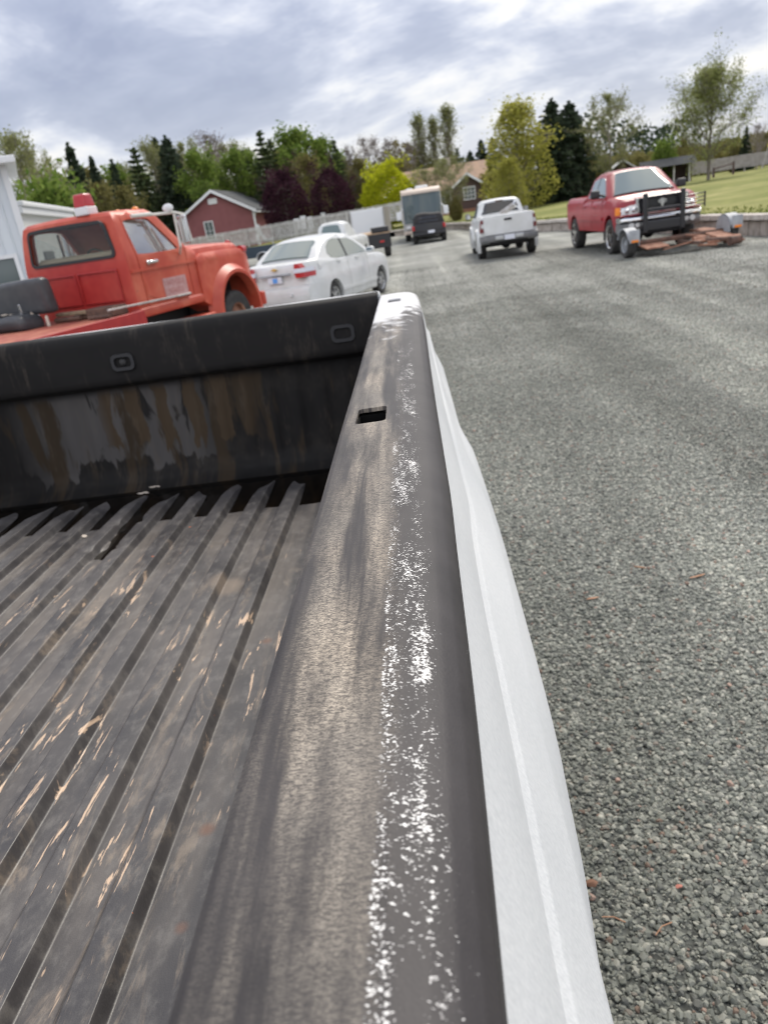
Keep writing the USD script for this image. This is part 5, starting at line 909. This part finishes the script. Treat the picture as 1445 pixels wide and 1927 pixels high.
def gable_house(name, label, loc, yaw, w, dpt, eave, ridge, wallm, roofm, z0=-.6, over=.35, board=.16):
    t = thing(name, label, 'house', loc, yaw)
    part(t, 'wall', tm(front([(-w / 2, z0), (w / 2, z0), (w / 2, eave), (0, ridge), (-w / 2, eave)], 0, dpt)), wallm)
    n = int((eave) / board)
    sl = (ridge - eave) / (w / 2); th_ = .16
    for s in (-1, 1):
        e = over; pl = [(0, ridge + .02), (s * (w / 2 + e), eave - sl * e + .02), (s * (w / 2 + e), eave - sl * e + .02 + th_), (0, ridge + .02 + th_)]
        part(t, 'roof', tm(front(pl, -over, dpt + over)), roofm)
        tr = [(0, ridge - .10), (s * (w / 2 + e), eave - sl * e - .10), (s * (w / 2 + e), eave - sl * e + .17), (0, ridge + .17)]
        part(t, 'barge_board', tm(front(tr, -over - .06, -over - .004)), 'white_trim')
        part(t, 'corner_board', tm(box(*sorted((s * (w / 2 - .16), s * (w / 2 + .03))), -.03, .12, z0, eave - .03)), 'white_trim')
        part(t, 'gutter', tm(box(*sorted((s * (w / 2 + over - .02), s * (w / 2 + over + .10))), -over, dpt + over, eave - sl * over - .10, eave - sl * over + .03)), 'white_trim')
    return t
def lap_boards(t, w, eave, ridge, z0, m, pitch=.2):
    z = z0
    while z < ridge - .25:
        hw = w / 2 - .17 if z < eave else max(.05, (ridge - z) / (ridge - eave) * w / 2 - .22)
        part(t, 'siding_board', tm(Manifold.hull_points(np.array([(sx * hw, y, zz) for sx in (-1, 1) for y, zz in ((-.001, z), (-.022, z), (-.006, z + pitch), (-.001, z + pitch))]))), m); z += pitch
h = gable_house('red_house', 'red clapboard house with white trim and a dark grey roof behind the picket fence', (-18.1, 74.2, .9), math.radians(-2), 7.4, 11.0, 3.05, 5.15, 'siding_red', 'roof_grey')
lap_boards(h, 7.1, 3.05, 5.15, 0, 'siding_red', .19)
window(h, -.95, -.022, 1.75, .95, 1.75, bars=(1, 1))
part(h, 'gable_vent', tm(front(rrect(-.55, .35, 4.05, 4.55, .1), -.07, -.004)), 'white_trim')
part(h, 'downpipe', tm(tube([(3.9, -.2, 2.8), (3.72, -.12, 2.4), (3.72, -.12, 0)], .06)), 'white_trim')
g2 = thing('maroon_roof_house', 'low house with a dull maroon roof behind the left side of the red house', 'house', (-25.3, 80.0, .9), 0)
part(g2, 'wall', tm(box(-4, 4.5, 0, 8, -.6, 2.9)), 'siding_brown'); part(g2, 'roof', tm(side([(-.5, 2.85), (8.5, 2.85), (4.0, 5.1)], -4.4, 4.9)), 'roof_maroon')
h = gable_house('brown_house', 'brown house with an orange tan roof and white windows behind the motorhome', (6.65, 80.0, 1.05), math.radians(-4), 3.7, 5.0, 2.05, 3.35, 'siding_brown', 'roof_tan', over=.4)
window(h, .1, -.004, 1.55, 1.25, 1.25, bars=(2, 2))
part(h, 'main_wall', tm(box(-9.0, 1.9, 3.2, 11, -.6, 2.4)), 'siding_brown')
part(h, 'main_roof', tm(side([(2.6, 2.25), (11.6, 2.25), (7.1, 4.75)], -9.3, 2.3)), 'roof_tan', label='long orange tan roof slope')
part(h, 'side_gable', tm(front([(-8.6, 2.3), (-4.6, 2.3), (-6.6, 3.9)], 2.55, 6.5)), 'siding_brown')
part(h, 'side_gable_trim', tm(front([(-8.9, 2.15), (-6.6, 3.95), (-4.3, 2.15), (-4.3, 2.4), (-6.6, 4.2), (-8.9, 2.4)], 2.4, 2.54)), 'white_trim')
window(h, -3.1, 3.196, 1.45, 1.3, 1.5, bars=(2, 2))
part(h, 'chimney', tm(box(-2.2, -1.6, 7.0, 7.6, 4.2, 5.5)), 'block')
part(h, 'porch_step', tm(box(-3.4, 2.1, -1.3, -.1, -.6, .12)), 'rust')
# left: pale metal-clad building, a long white shed behind it
b = thing('pale_building', 'pale blue grey building clad in vertical metal siding at the left edge', 'building', (-9.05, 18.0, 0), math.radians(27))
part(b, 'wall', tm(box(-9, 0, 0, 2.7, -.1, 4.0)), 'siding_white')
for k in range(34): part(b, 'siding_rib', tm(Manifold.hull(box(-.03 - .25 * k - .03, -.03 - .25 * k + .0, -.004, -.001, 0, 3.95) + box(-.03 - .25 * k - .022, -.03 - .25 * k - .008, -.028, -.001, 0, 3.95))), 'siding_white')
part(b, 'roof', tm(rbox(-9.3, .28, -.35, 3.0, 3.96, 4.12, .03)), 'white_trim', 30); part(b, 'corner_trim', tm(box(-.10, .045, -.045, .10, -.1, 3.955)), 'white_trim')
window(b, -1.05, -.03, 1.35, 1.5, 1.45, bars=(0, 0))
sd_ = thing('white_shed', 'long plain white shed with a white roof trim behind the red truck cab', 'shed', (-10.45, 20.85, 0), math.radians(101.5))
part(sd_, 'wall', tm(box(0, 5.9, 0, 5.0, -.1, 3.1)), 'siding_pale'); part(sd_, 'roof_trim', cat(rbox(-.1, 6.05, -.14, 5.1, 3.10, 3.28, .02), rbox(-.1, 6.1, -.2, 5.1, 3.283, 3.42, .03)), 'white_trim', 30)
part(sd_, 'door', tm(box(1.2, 2.2, -.05, -.004, 0, 2.1)), 'grey_panel'); part(sd_, 'corner_trim', tm(box(5.80, 5.95, -.03, .08, -.1, 3.095)), 'white_trim')
# right: garden shed / carport on the rise
c = thing('open_shed', 'dark open fronted garden shed with pale posts at the top of the lawn', 'shed', (20.6, 62.0, 1.1), math.radians(-12), None, (.8, .8, .95))
part(c, 'back_wall', tm(box(-2.2, 2.2, 1.8, 1.9, -.5, 1.6)), 'siding_brown')
part(c, 'roof', tm(side([(-.4, 1.15), (2.2, 1.15), (.9, 1.75)], -2.5, 2.6)), 'roof_grey')
for x in (-2.0, -.6, .6, 2.0): part(c, 'post', tm(box(x - .07, x + .07, -.07, .07, -.5, 1.2)), 'fence_wood')
part(c, 'side_wall', cat(box(-2.2, -2.1, .08, 1.79, -.5, 1.5), box(2.1, 2.2, .08, 1.79, -.5, 1.5)), 'siding_brown')
part(c, 'panel', tm(box(-2.09, -.68, .2, .25, -.5, 1.2)), 'fence_grey')
c = thing('small_house', 'small gabled grey outbuilding left of the open garden shed', 'outbuilding', (18.3, 66.0, 1.0), math.radians(-10))
part(c, 'wall', tm(front([(-1.2, -.4), (1.2, -.4), (1.2, 1.3), (0, 2.1), (-1.2, 1.3)], 0, 3)), 'siding_brown')
for s in (-1, 1): part(c, 'roof', tm(front([(0, 2.13), (s * 1.4, 1.2), (s * 1.4, 1.32), (0, 2.25)], -.25, 3.2)), 'white_trim')
c = thing('swing_frame', 'yellow topped metal swing frame on the lawn at the far right edge', 'swing frame', (26.6, 58.0, 1.3), math.radians(-20))
part(c, 'frame', cat(tube([(-.55, 0, -.2), (-.12, .2, 1.5), (.4, .4, -.2)], .04)), 'faded_steel', 40); part(c, 'upper_tube', tube_ := tm(tube([(-.22, .12, 1.12), (-.115, .21, 1.62)], .055)), 'yellow_paint', 40)
part(c, 'crossbar', tm(tube([(-.12, .2, 1.5), (1.9, -.5, 1.5)], .04)), 'faded_steel', 40)
c = thing('garden_rail', 'short brown wooden rail frame in front of the grey board fence', 'railing', (25.0, 60.5, 1.1), 0)
part(c, 'post', tm(box(-.06, .06, -.06, .06, -.4, .75)), 'siding_brown'); part(c, 'post', tm(box(-1.5, -1.38, -.06, .06, -.4, .5)), 'siding_brown'); part(c, 'rail', tm(tube([(-1.44, -.09, .42), (0, -.09, .62)], .05)), 'siding_brown')
c = thing('garden_slide', 'small white plastic garden slide beside the red house', 'slide', (-13.1, 69.4, 1.0), math.radians(20))
part(c, 'chute', tm(tube([(-.3, 0, 1.5), (-.15, 0, .7), (.2, 0, .15), (.8, 0, .05)], .16)), 'white_trim', 40); part(c, 'ladder', tm(tube([(-.45, .0, 1.5), (-.55, 0, -.1)], .05)), 'white_trim')
for k, (x, y) in enumerate(((-9.6, 67.6), (-8.9, 67.5), (-8.2, 67.2), (-6.9, 66.9))):
    c = thing('garden_chair', ('leftmost', 'second', 'third', 'rightmost')[k] + ' white garden chair under the purple trees behind the picket fence', 'chair', (x, y, 1.15), .3 * k)
    part(c, 'seat', tm(rbox(-.25, .25, -.25, .25, .40, .44, .015)), 'white_trim'); part(c, 'backrest', tm(rbox(-.25, .25, .22, .26, .45, 1.35 + .15 * (k % 2), .015)), 'white_trim'); part(c, 'leg', cat(*[box(a - .02, a + .02, b_ - .02, b_ + .02, -.1, .398) for a in (-.22, .22) for b_ in (-.22, .22)]), 'white_trim')
# ------------------------------------------------------------------ trees
def tubes(segs, n=4):
    """segs: (p, q, r0, r1) -> one open-tube mesh."""
    P0 = np.array([s[0] for s in segs]); P1 = np.array([s[1] for s in segs]); r0 = np.array([s[2] for s in segs]); r1 = np.array([s[3] for s in segs])
    d = P1 - P0; d /= np.linalg.norm(d, axis=1)[:, None] + 1e-9; a = np.where(abs(d[:, :1]) < .9, [[1., 0, 0]], [[0, 1., 0]]); u = np.cross(a, d); u /= np.linalg.norm(u, axis=1)[:, None]; w = np.cross(d, u)
    an = np.arange(n) * 2 * PI / n; ring = np.cos(an)[None, :, None] * u[:, None] + np.sin(an)[None, :, None] * w[:, None]
    v = np.concatenate([P0[:, None] + ring * r0[:, None, None], P1[:, None] + ring * r1[:, None, None]], 1).reshape(-1, 3)
    base = np.arange(len(segs))[:, None] * 2 * n; k = np.arange(n); k2 = (k + 1) % n
    q = np.stack([base + k, base + k2, base + n + k2, base + n + k], -1).reshape(-1, 4); return v, q
def leaves(C, size, R, flat_=.0, asp=1.6):
    n = len(C); a = R.normal(size=(n, 3)); a[:, 2] *= 1 - flat_; a /= np.linalg.norm(a, axis=1)[:, None]; b = R.normal(size=(n, 3)); b -= (b * a).sum(1)[:, None] * a; b /= np.linalg.norm(b, axis=1)[:, None]
    s = size * R.uniform(.55, 1.3, n)[:, None]; v = np.stack([C - a * s * asp / 2, C + b * s * .42, C + a * s * asp / 2, C - b * s * .42], 1).reshape(-1, 3)
    return v, np.arange(n * 4).reshape(n, 4)
def deciduous(seed, h=10., trunk=.16, clear=.25, spread=.32, nl=4000, ls=.22, up=.6, levels=3, lean=.5, twig=.012, tipw=1.0, first=10, shape=lambda f: math.sin(PI * min(1, .12 + .88 * f)) ** .7, volume=0.):
    R = np.random.default_rng(seed); segs, tips = [], []
    pts = [np.array([0, 0, -.3])]; 
    for k in range(1, 9): pts.append(np.array([R.normal(0, .012) * h * k / 8, R.normal(0, .012) * h * k / 8, h * .95 * k / 8]))
    for k in range(8): segs.append((pts[k], pts[k + 1], trunk * (1 - k / 8.5), trunk * (1 - (k + 1) / 8.5)))
    def at(f): x = f * 8; i = min(7, int(x)); return pts[i] + (pts[i + 1] - pts[i]) * (x - i)
    def grow(p, d, L, r, lv):
        q = p; n = 3 if lv < levels else 2
        for k in range(n):
            d = d + R.normal(0, .13, 3) + np.array([0, 0, .10 * up]); d /= np.linalg.norm(d); e = q + d * L / n
            segs.append((q, e, r * (1 - .28 * k), r * (1 - .28 * (k + 1)))); 
            if lv < levels:
                for _ in range(2 if lv == 1 else 2):
                    nd = d + R.normal(0, .62, 3); nd[2] += .15 * up; nd /= np.linalg.norm(nd); grow(q + (e - q) * R.random(), nd, L * R.uniform(.42, .62), r * .5, lv + 1)
            else: tips.append((q, e))
            q = e
        tips.append((q - d * .1, q))
    for k in range(first):
        f = clear + (1 - clear) * (k + R.random() * .7) / first; a = k * 2.4 + R.normal(0, .3); w = spread * h * shape((f - clear) / (1 - clear)); 
        d = np.array([math.cos(a), math.sin(a), up * R.uniform(.6, 1.4)]); d /= np.linalg.norm(d); grow(at(min(f, .99)), d, max(.4, w * 1.05), trunk * .42 * (1.1 - f), 1)
    T = np.array([t[0] + (t[1] - t[0]) * R.random() for t in tips for _ in range(3)]); C = T[R.integers(len(T), size=nl)] + R.normal(0, ls * tipw, (nl, 3))
    if volume:
        m = int(nl * volume); u = R.normal(size=(m, 3)); u /= np.linalg.norm(u, axis=1)[:, None]; f = R.random(m); rad = (.55 + .45 * R.random(m) ** .5); zz = clear * h * .8 + f * (h * 1.02 - clear * h * .8)
        lump = .82 + .3 * meshkit.fbm(np.stack([u[:, 0] * 2.1, u[:, 1] * 2.1, zz / h * 5], 1) + seed, 3, seed); ww = np.array([spread * h * shape(x) for x in f]) * rad * lump; an = R.uniform(0, 2 * PI, m)
        C[:m] = np.stack([np.cos(an) * ww, np.sin(an) * ww, zz], 1)
    return tubes([(a, b, max(r, twig), max(s, twig * .8)) for a, b, r, s in segs]), leaves(C, ls, R)
def conifer(seed, h=10., spread=.2, n=5200, droop=.25, ls=.26, gap=.12, base=.04, power=.85):
    R = np.random.default_rng(seed); segs = [(np.array([0, 0, -.3]), np.array([0, 0, h * .5]), .02 * h, .011 * h), (np.array([0, 0, h * .5]), np.array([0, 0, h]), .011 * h, .012)]
    C, f = [], base
    while f < .99:
        L0 = spread * h * (1 - f) ** power + .02 * h; nb = int(6 + 3 * R.random()); a0 = R.random() * 6
        for k in range(nb):
            L = L0 * R.uniform(.62, 1.18); a = a0 + 2 * PI * k / nb + R.normal(0, .2); p0 = np.array([0, 0, f * h]); p1 = p0 + np.array([math.cos(a) * L, math.sin(a) * L, -droop * L + .3 * L * f])
            segs.append((p0, p1, .012 * h * (1 - f) * .4 + .012, .008)); m = int(4 + 46 * L / (spread * h)); t = R.random(m) ** .7
            q = p0 + (p1 - p0) * t[:, None]; q[:, 2] += .12 * L * (t - t * t) - R.random(m) * .09 * h * (.25 + .3 * t) * (1 - f); sd = R.normal(0, 1, m) * (1.05 - t) * .22 * L; q[:, 0] += -math.sin(a) * sd; q[:, 1] += math.cos(a) * sd; C.append(q)
        f += (.026 + .012 * R.random()) * (1 + gap)
    C.append(np.stack([R.normal(0, .05, 60), R.normal(0, .05, 60), R.uniform(.9, 1.02, 60) * h], 1)); C = np.vstack(C)
    if len(C) > n: C = C[R.permutation(len(C))[:n]]
    return tubes(segs), leaves(C, ls, R, 0, 1.9)
leaf('leaf_fresh', (.09, .15, .03), (.23, .30, .07)); leaf('leaf_pale', (.16, .18, .07), (.32, .33, .15)); leaf('leaf_olive', (.13, .125, .045), (.24, .215, .085)); leaf('leaf_lime', (.30, .35, .012), (.55, .55, .04), trans=.45)
leaf('leaf_purple', (.035, .015, .024), (.08, .034, .048), trans=.25); leaf('needle_dark', (.035, .052, .036), (.085, .11, .068), trans=.2); leaf('needle_mid', (.05, .075, .035), (.12, .145, .07), trans=.2); leaf('leaf_willow', (.26, .27, .05), (.48, .45, .12), trans=.45); leaf('leaf_young', (.17, .20, .07), (.32, .34, .14), trans=.4); leaf('twig_brown', (.10, .075, .055), (.17, .13, .10), trans=.1)
KIND = {
    'leafy': (lambda s: deciduous(s, nl=6200, ls=.24, spread=.30, clear=.10, tipw=1.5), 'leaf_fresh', 'bark', 'fresh green leafy tree', 'leafy_tree'),
    'sparse': (lambda s: deciduous(s, nl=6500, ls=.125, spread=.30, clear=.16, tipw=1.5, first=15), 'leaf_pale', 'bark_pale', 'thin pale green tree with open crown', 'leafy_tree'),
    'bare': (lambda s: deciduous(s, nl=900, ls=.11, spread=.26, clear=.12, first=20, tipw=2, up=1.2, twig=.016), 'twig_brown', 'bark_pale', 'bare grey twiggy tree', 'bare_tree'),
    'olive': (lambda s: deciduous(s, nl=4600, ls=.24, spread=.30, clear=.05, tipw=1.6, volume=.3), 'leaf_olive', 'bark', 'olive brown bushy tree', 'leafy_tree'),
    'purple': (lambda s: deciduous(s, nl=9500, ls=.26, spread=.45, clear=.12, tipw=1.4, volume=.75), 'leaf_purple', 'bark', 'dark purple leaved tree', 'purple_tree'),
    'lime': (lambda s: deciduous(s, nl=14000, ls=.27, spread=.50, clear=.10, tipw=1.3, volume=.75), 'leaf_lime', 'bark', 'bright lime green round tree', 'lime_tree'),
    'spruce': (lambda s: conifer(s, spread=.25, n=6000, ls=.30), 'needle_dark', 'bark', 'dark spruce', 'spruce_tree'),
    'wide': (lambda s: conifer(s, spread=.34, n=8500, droop=.15, ls=.24, power=.75, gap=-.25), 'needle_dark', 'bark', 'broad dense dark spruce', 'spruce_tree'),
    'larch': (lambda s: conifer(s, spread=.21, n=4000, droop=.1, ls=.24, gap=.35), 'needle_mid', 'bark', 'light feathery conifer', 'larch_tree'),
    'willow': (lambda s: deciduous(s, nl=8500, ls=.17, spread=.30, clear=.03, tipw=2.4, volume=.42, up=1.3, first=16, shape=lambda f: (1 - f) ** .55 * (.45 + .55 * min(1, f * 6)) + .10), 'leaf_willow', 'bark_pale', 'tall yellow green tree dense at its foot', 'leafy_tree'),
    'big': (lambda s: deciduous(s, nl=17000, ls=.13, spread=.40, clear=.14, tipw=2.4, first=22, up=.9, levels=3, trunk=.2, shape=lambda f: .55 + .6 * math.sin(PI * min(1, .2 + .8 * f)) if f < .6 else 1.1 * (1.02 - f) ** .55), 'leaf_young', 'bark', 'large spreading tree in thin young leaf', 'leafy_tree'),
    'poplar': (lambda s: deciduous(s, nl=4500, ls=.12, spread=.16, clear=.12, tipw=2.0, first=22, up=2.2), 'leaf_pale', 'bark_pale', 'tall slender pale tree', 'poplar_tree'),
    'shrub': (lambda s: deciduous(s, h=10, nl=4200, ls=.55, spread=.55, clear=.02, tipw=1.5, volume=.6, trunk=.3), 'leaf_olive', 'bark', 'rounded olive shrub', 'shrub'),
    'greenshrub': (lambda s: deciduous(s, h=10, nl=4200, ls=.5, spread=.5, clear=.02, tipw=1.5, volume=.6, trunk=.3), 'leaf_fresh', 'bark', 'rounded fresh green shrub', 'shrub'),
}
SRC, TOP = {}, {}
def ray_at(px, py, Y):
    d = FWD + RGT * (px - 722.5) / 1340 + DWN * (py - 963.5) / 1340; return EYE + d * (Y / d[1])
def ground_z(x, y):
    q = wl.project(Point(x, y)); c = wl.interpolate(q); return lawn_z(x, y) if y > 12 and (y > c.y or x > c.x) and (x * 0 + y > 60 or x > c.x) else 0.
def tree(px, top, Y, kind, where, wf=1., var=0):
    P = ray_at(px, top, Y); z0 = ground_z(P[0], P[1]) - .05; key = (kind, var)
    yaw = (px * 7.13 + top) % 6.28; label = KIND[kind][3] + ' ' + where
    if key not in SRC: wood, lv = KIND[kind][0](100 + len(SRC) * 7); TOP[key] = np.percentile(np.concatenate([lv[0][:, 2], wood[0][:, 2]]), 99.0)
    s = (P[2] - z0) / TOP[key]
    if key not in SRC:
        t = thing(KIND[kind][4], label, 'shrub' if 'shrub' in kind else 'tree', (P[0], P[1], z0), yaw, None, (s * wf, s * wf, s)); SRC[key] = t
        part(t, 'trunk' if 'shrub' not in kind else 'stem', wood, KIND[kind][2]); part(t, 'crown', lv, KIND[kind][1])
    else: dup(SRC[key], label, (P[0], P[1], z0), yaw, (s * wf, s * wf, s))
T = [
 (110, 330, 88, 'leafy', 'in the gap left of the first tall spruce', 1.1, 0), (155, 318, 90, 'olive', 'behind the first tall spruces above the beacon', 1.1, 1), (232, 312, 92, 'leafy', 'in the gap right of the beacon spruces', 1.1, 1), (330, 300, 92, 'olive', 'behind the truck mirror spruces', 1.2, 0), (472, 285, 95, 'leafy', 'behind the feathery conifers over the red house', 1.0, 0), (530, 280, 96, 'olive', 'between the feathery conifers and the tallest green tree', 1.1, 1), (610, 285, 96, 'leafy', 'behind the right purple tree', 1.1, 1), (645, 300, 97, 'olive', 'in the gap left of the lime tree', 1.1, 0), (415, 268, 97, 'sparse', 'far behind the red house roof', 1.1, 0),
 (12, 252, 60, 'sparse', 'rising above the pale building at the far left', 1.0, 0), (48, 285, 66, 'sparse', 'between the pale building and the first spruce', .8, 1), (62, 322, 70, 'spruce', 'short and half hidden behind the white shed', .8, 0),
 (88, 335, 52, 'greenshrub', 'just above the white shed roof', .9, 0), (35, 372, 54, 'greenshrub', 'low beside the pale building corner', 1., 0), (130, 281, 74, 'spruce', 'leftmost tall one left of the red beacon', .9, 1), (172, 303, 76, 'spruce', 'above the red beacon', .75, 0), (212, 310, 74, 'spruce', 'above the cab roof right of the beacon', .8, 1),
 (182, 345, 70, 'olive', 'behind the red beacon', .8, 0), (232, 350, 71, 'olive', 'above the fire truck cab roof', .8, 1), (252, 284, 78, 'larch', 'left of the pair of dark spruces', 1.3, 0), (277, 268, 82, 'sparse', 'in front of the dark spruces above the cab', .9, 0), (292, 268, 84, 'spruce', 'left one of the dark pair above the truck mirror', 1., 0), (312, 266, 80, 'wide', 'above the truck mirror', .85, 0),
 (345, 266, 84, 'sparse', 'left of the red house gable', .8, 1), (368, 285, 78, 'leafy', 'directly over the red house peak', .8, 0), (388, 250, 90, 'bare', 'behind the red house peak', 1., 0), (430, 285, 84, 'leafy', 'behind the red house roof', .7, 1), (456, 290, 86, 'larch', 'behind the red house chimney end', 1.2, 1), (402, 310, 90, 'wide', 'low behind the red house roof', .8, 1),
 (488, 252, 84, 'larch', 'left of the big green tree over the purple trees', 1.25, 0), (507, 268, 86, 'larch', 'right beside the taller feathery conifer', 1.1, 1), (552, 243, 88, 'leafy', 'tallest over the purple trees', 1.0, 0), (575, 292, 82, 'olive', 'between the two purple trees', .8, 0), (598, 262, 90, 'leafy', 'just right of the tallest above the purple trees', .7, 1), (628, 268, 88, 'larch', 'over the right purple tree', 1.0, 0),
 (655, 275, 94, 'bare', 'left of the lime tree', 1., 1), (690, 258, 96, 'bare', 'directly above the lime tree', 1.1, 0), (725, 262, 95, 'bare', 'above the lime tree right half', 1.1, 1), (672, 300, 92, 'olive', 'behind the lime tree', .9, 1), (765, 268, 95, 'bare', 'between the lime tree and the tall poplars', 1., 0), (745, 300, 92, 'olive', 'behind the motorhome left of the poplars', .8, 0),
 (788, 217, 96, 'poplar', 'left one of three above the motorhome', 1.1, 0), (812, 222, 97, 'poplar', 'middle one of three above the motorhome', .9, 1), (838, 200, 95, 'poplar', 'right one of three above the motorhome', 1.1, 1), (860, 282, 92, 'larch', 'small behind the brown house roof', 1.1, 0), (848, 305, 94, 'olive', 'behind the brown house ridge', .8, 1),
 (884, 288, 88, 'wide', 'left edge of the group right of the brown house', .9, 0), (905, 268, 90, 'spruce', 'between the brown house and the yellow tree', 1.2, 0), (925, 262, 90, 'larch', 'behind the yellow green tree left side', 1.2, 1),
 (968, 192, 62, 'willow', 'left of the two big spruces', 1.5, 0), (955, 300, 58, 'willow', 'lower clump left of the tall yellow tree', 1.5, 1), (1037, 194, 66, 'wide', 'left one of the two big spruces behind the red pickup', 1.15, 1), (1070, 199, 67, 'wide', 'right one of the two big spruces behind the red pickup', 1.2, 0), (1102, 262, 68, 'olive', 'between the big spruces and the thin tree', .8, 0),
 (1147, 176, 64, 'sparse', 'standing alone right of the big spruces', .95, 1), (1172, 285, 70, 'shrub', 'behind the red pickup roof', .8, 0), (1125, 292, 70, 'shrub', 'right of the big spruces foot', .8, 0), (1205, 290, 75, 'shrub', 'left of the open garden shed', .8, 0), (1250, 262, 64, 'greenshrub', 'above the open garden shed', .75, 0), (1285, 262, 70, 'olive', 'between the garden shed and the big spreading tree', .9, 1),
 (1340, 118, 56, 'big', 'alone on the lawn far right', .95, 0), (1405, 240, 68, 'spruce', 'right of the big spreading tree', .9, 1), (1428, 232, 66, 'bare', 'at the right edge beyond the board fence', 1.2, 1), (1440, 250, 70, 'olive', 'at the right edge behind the board fence', .9, 0), (1385, 268, 69, 'shrub', 'behind the board fence under the big tree', .7, 0),
 (842, 296, 64, 'sparse', 'in front of the tan roof beside the motorhome', 1.25, 1), (800, 318, 66, 'sparse', 'behind the motorhome roof hiding the tan roof', 1.5, 0), (856, 372, 63, 'shrub', 'at the foot of the brown house wall', .7, 0),
 (525, 316, 70.5, 'purple', 'left one beside the red house', .86, 0), (614, 306, 69.5, 'purple', 'right one between the red house and the lime tree', .86, 1), (722, 302, 67.5, 'lime', 'behind the fence left of the motorhome', .98, 0)]
for a in T: tree(a[0], a[1], a[2], a[3], a[4], a[5], a[6])
# the wood behind, one mass
def wood(name, m, n, x0, x1, y0, y1, hmax, seed, ls, label):
    R = np.random.default_rng(seed); x = R.uniform(x0, x1, n); y = R.uniform(y0, y1, n); top = hmax * (.45 + .75 * meshkit.fbm(np.stack([x * .12, y * .05, x * 0], 1), 3, seed)); z = 1.0 + top * R.random(n) ** .8
    struct(name, leaves(np.stack([x, y, z], 1), ls, R), m, 'stuff', label=label)
wood('woodland', 'leaf_olive', 36000, -125, 8, 96, 112, 8.0, 1, .42, 'dull olive wood filling the background behind the houses')
wood('dark_woodland', 'needle_dark', 16000, -75, 40, 104, 118, 9.0, 2, .5, 'dark evergreen wood far behind the houses')
wood('hedge', 'leaf_olive', 7000, 8, 40, 76, 84, 3.2, 3, .4, 'brownish hedge behind the lawn and garden shed')
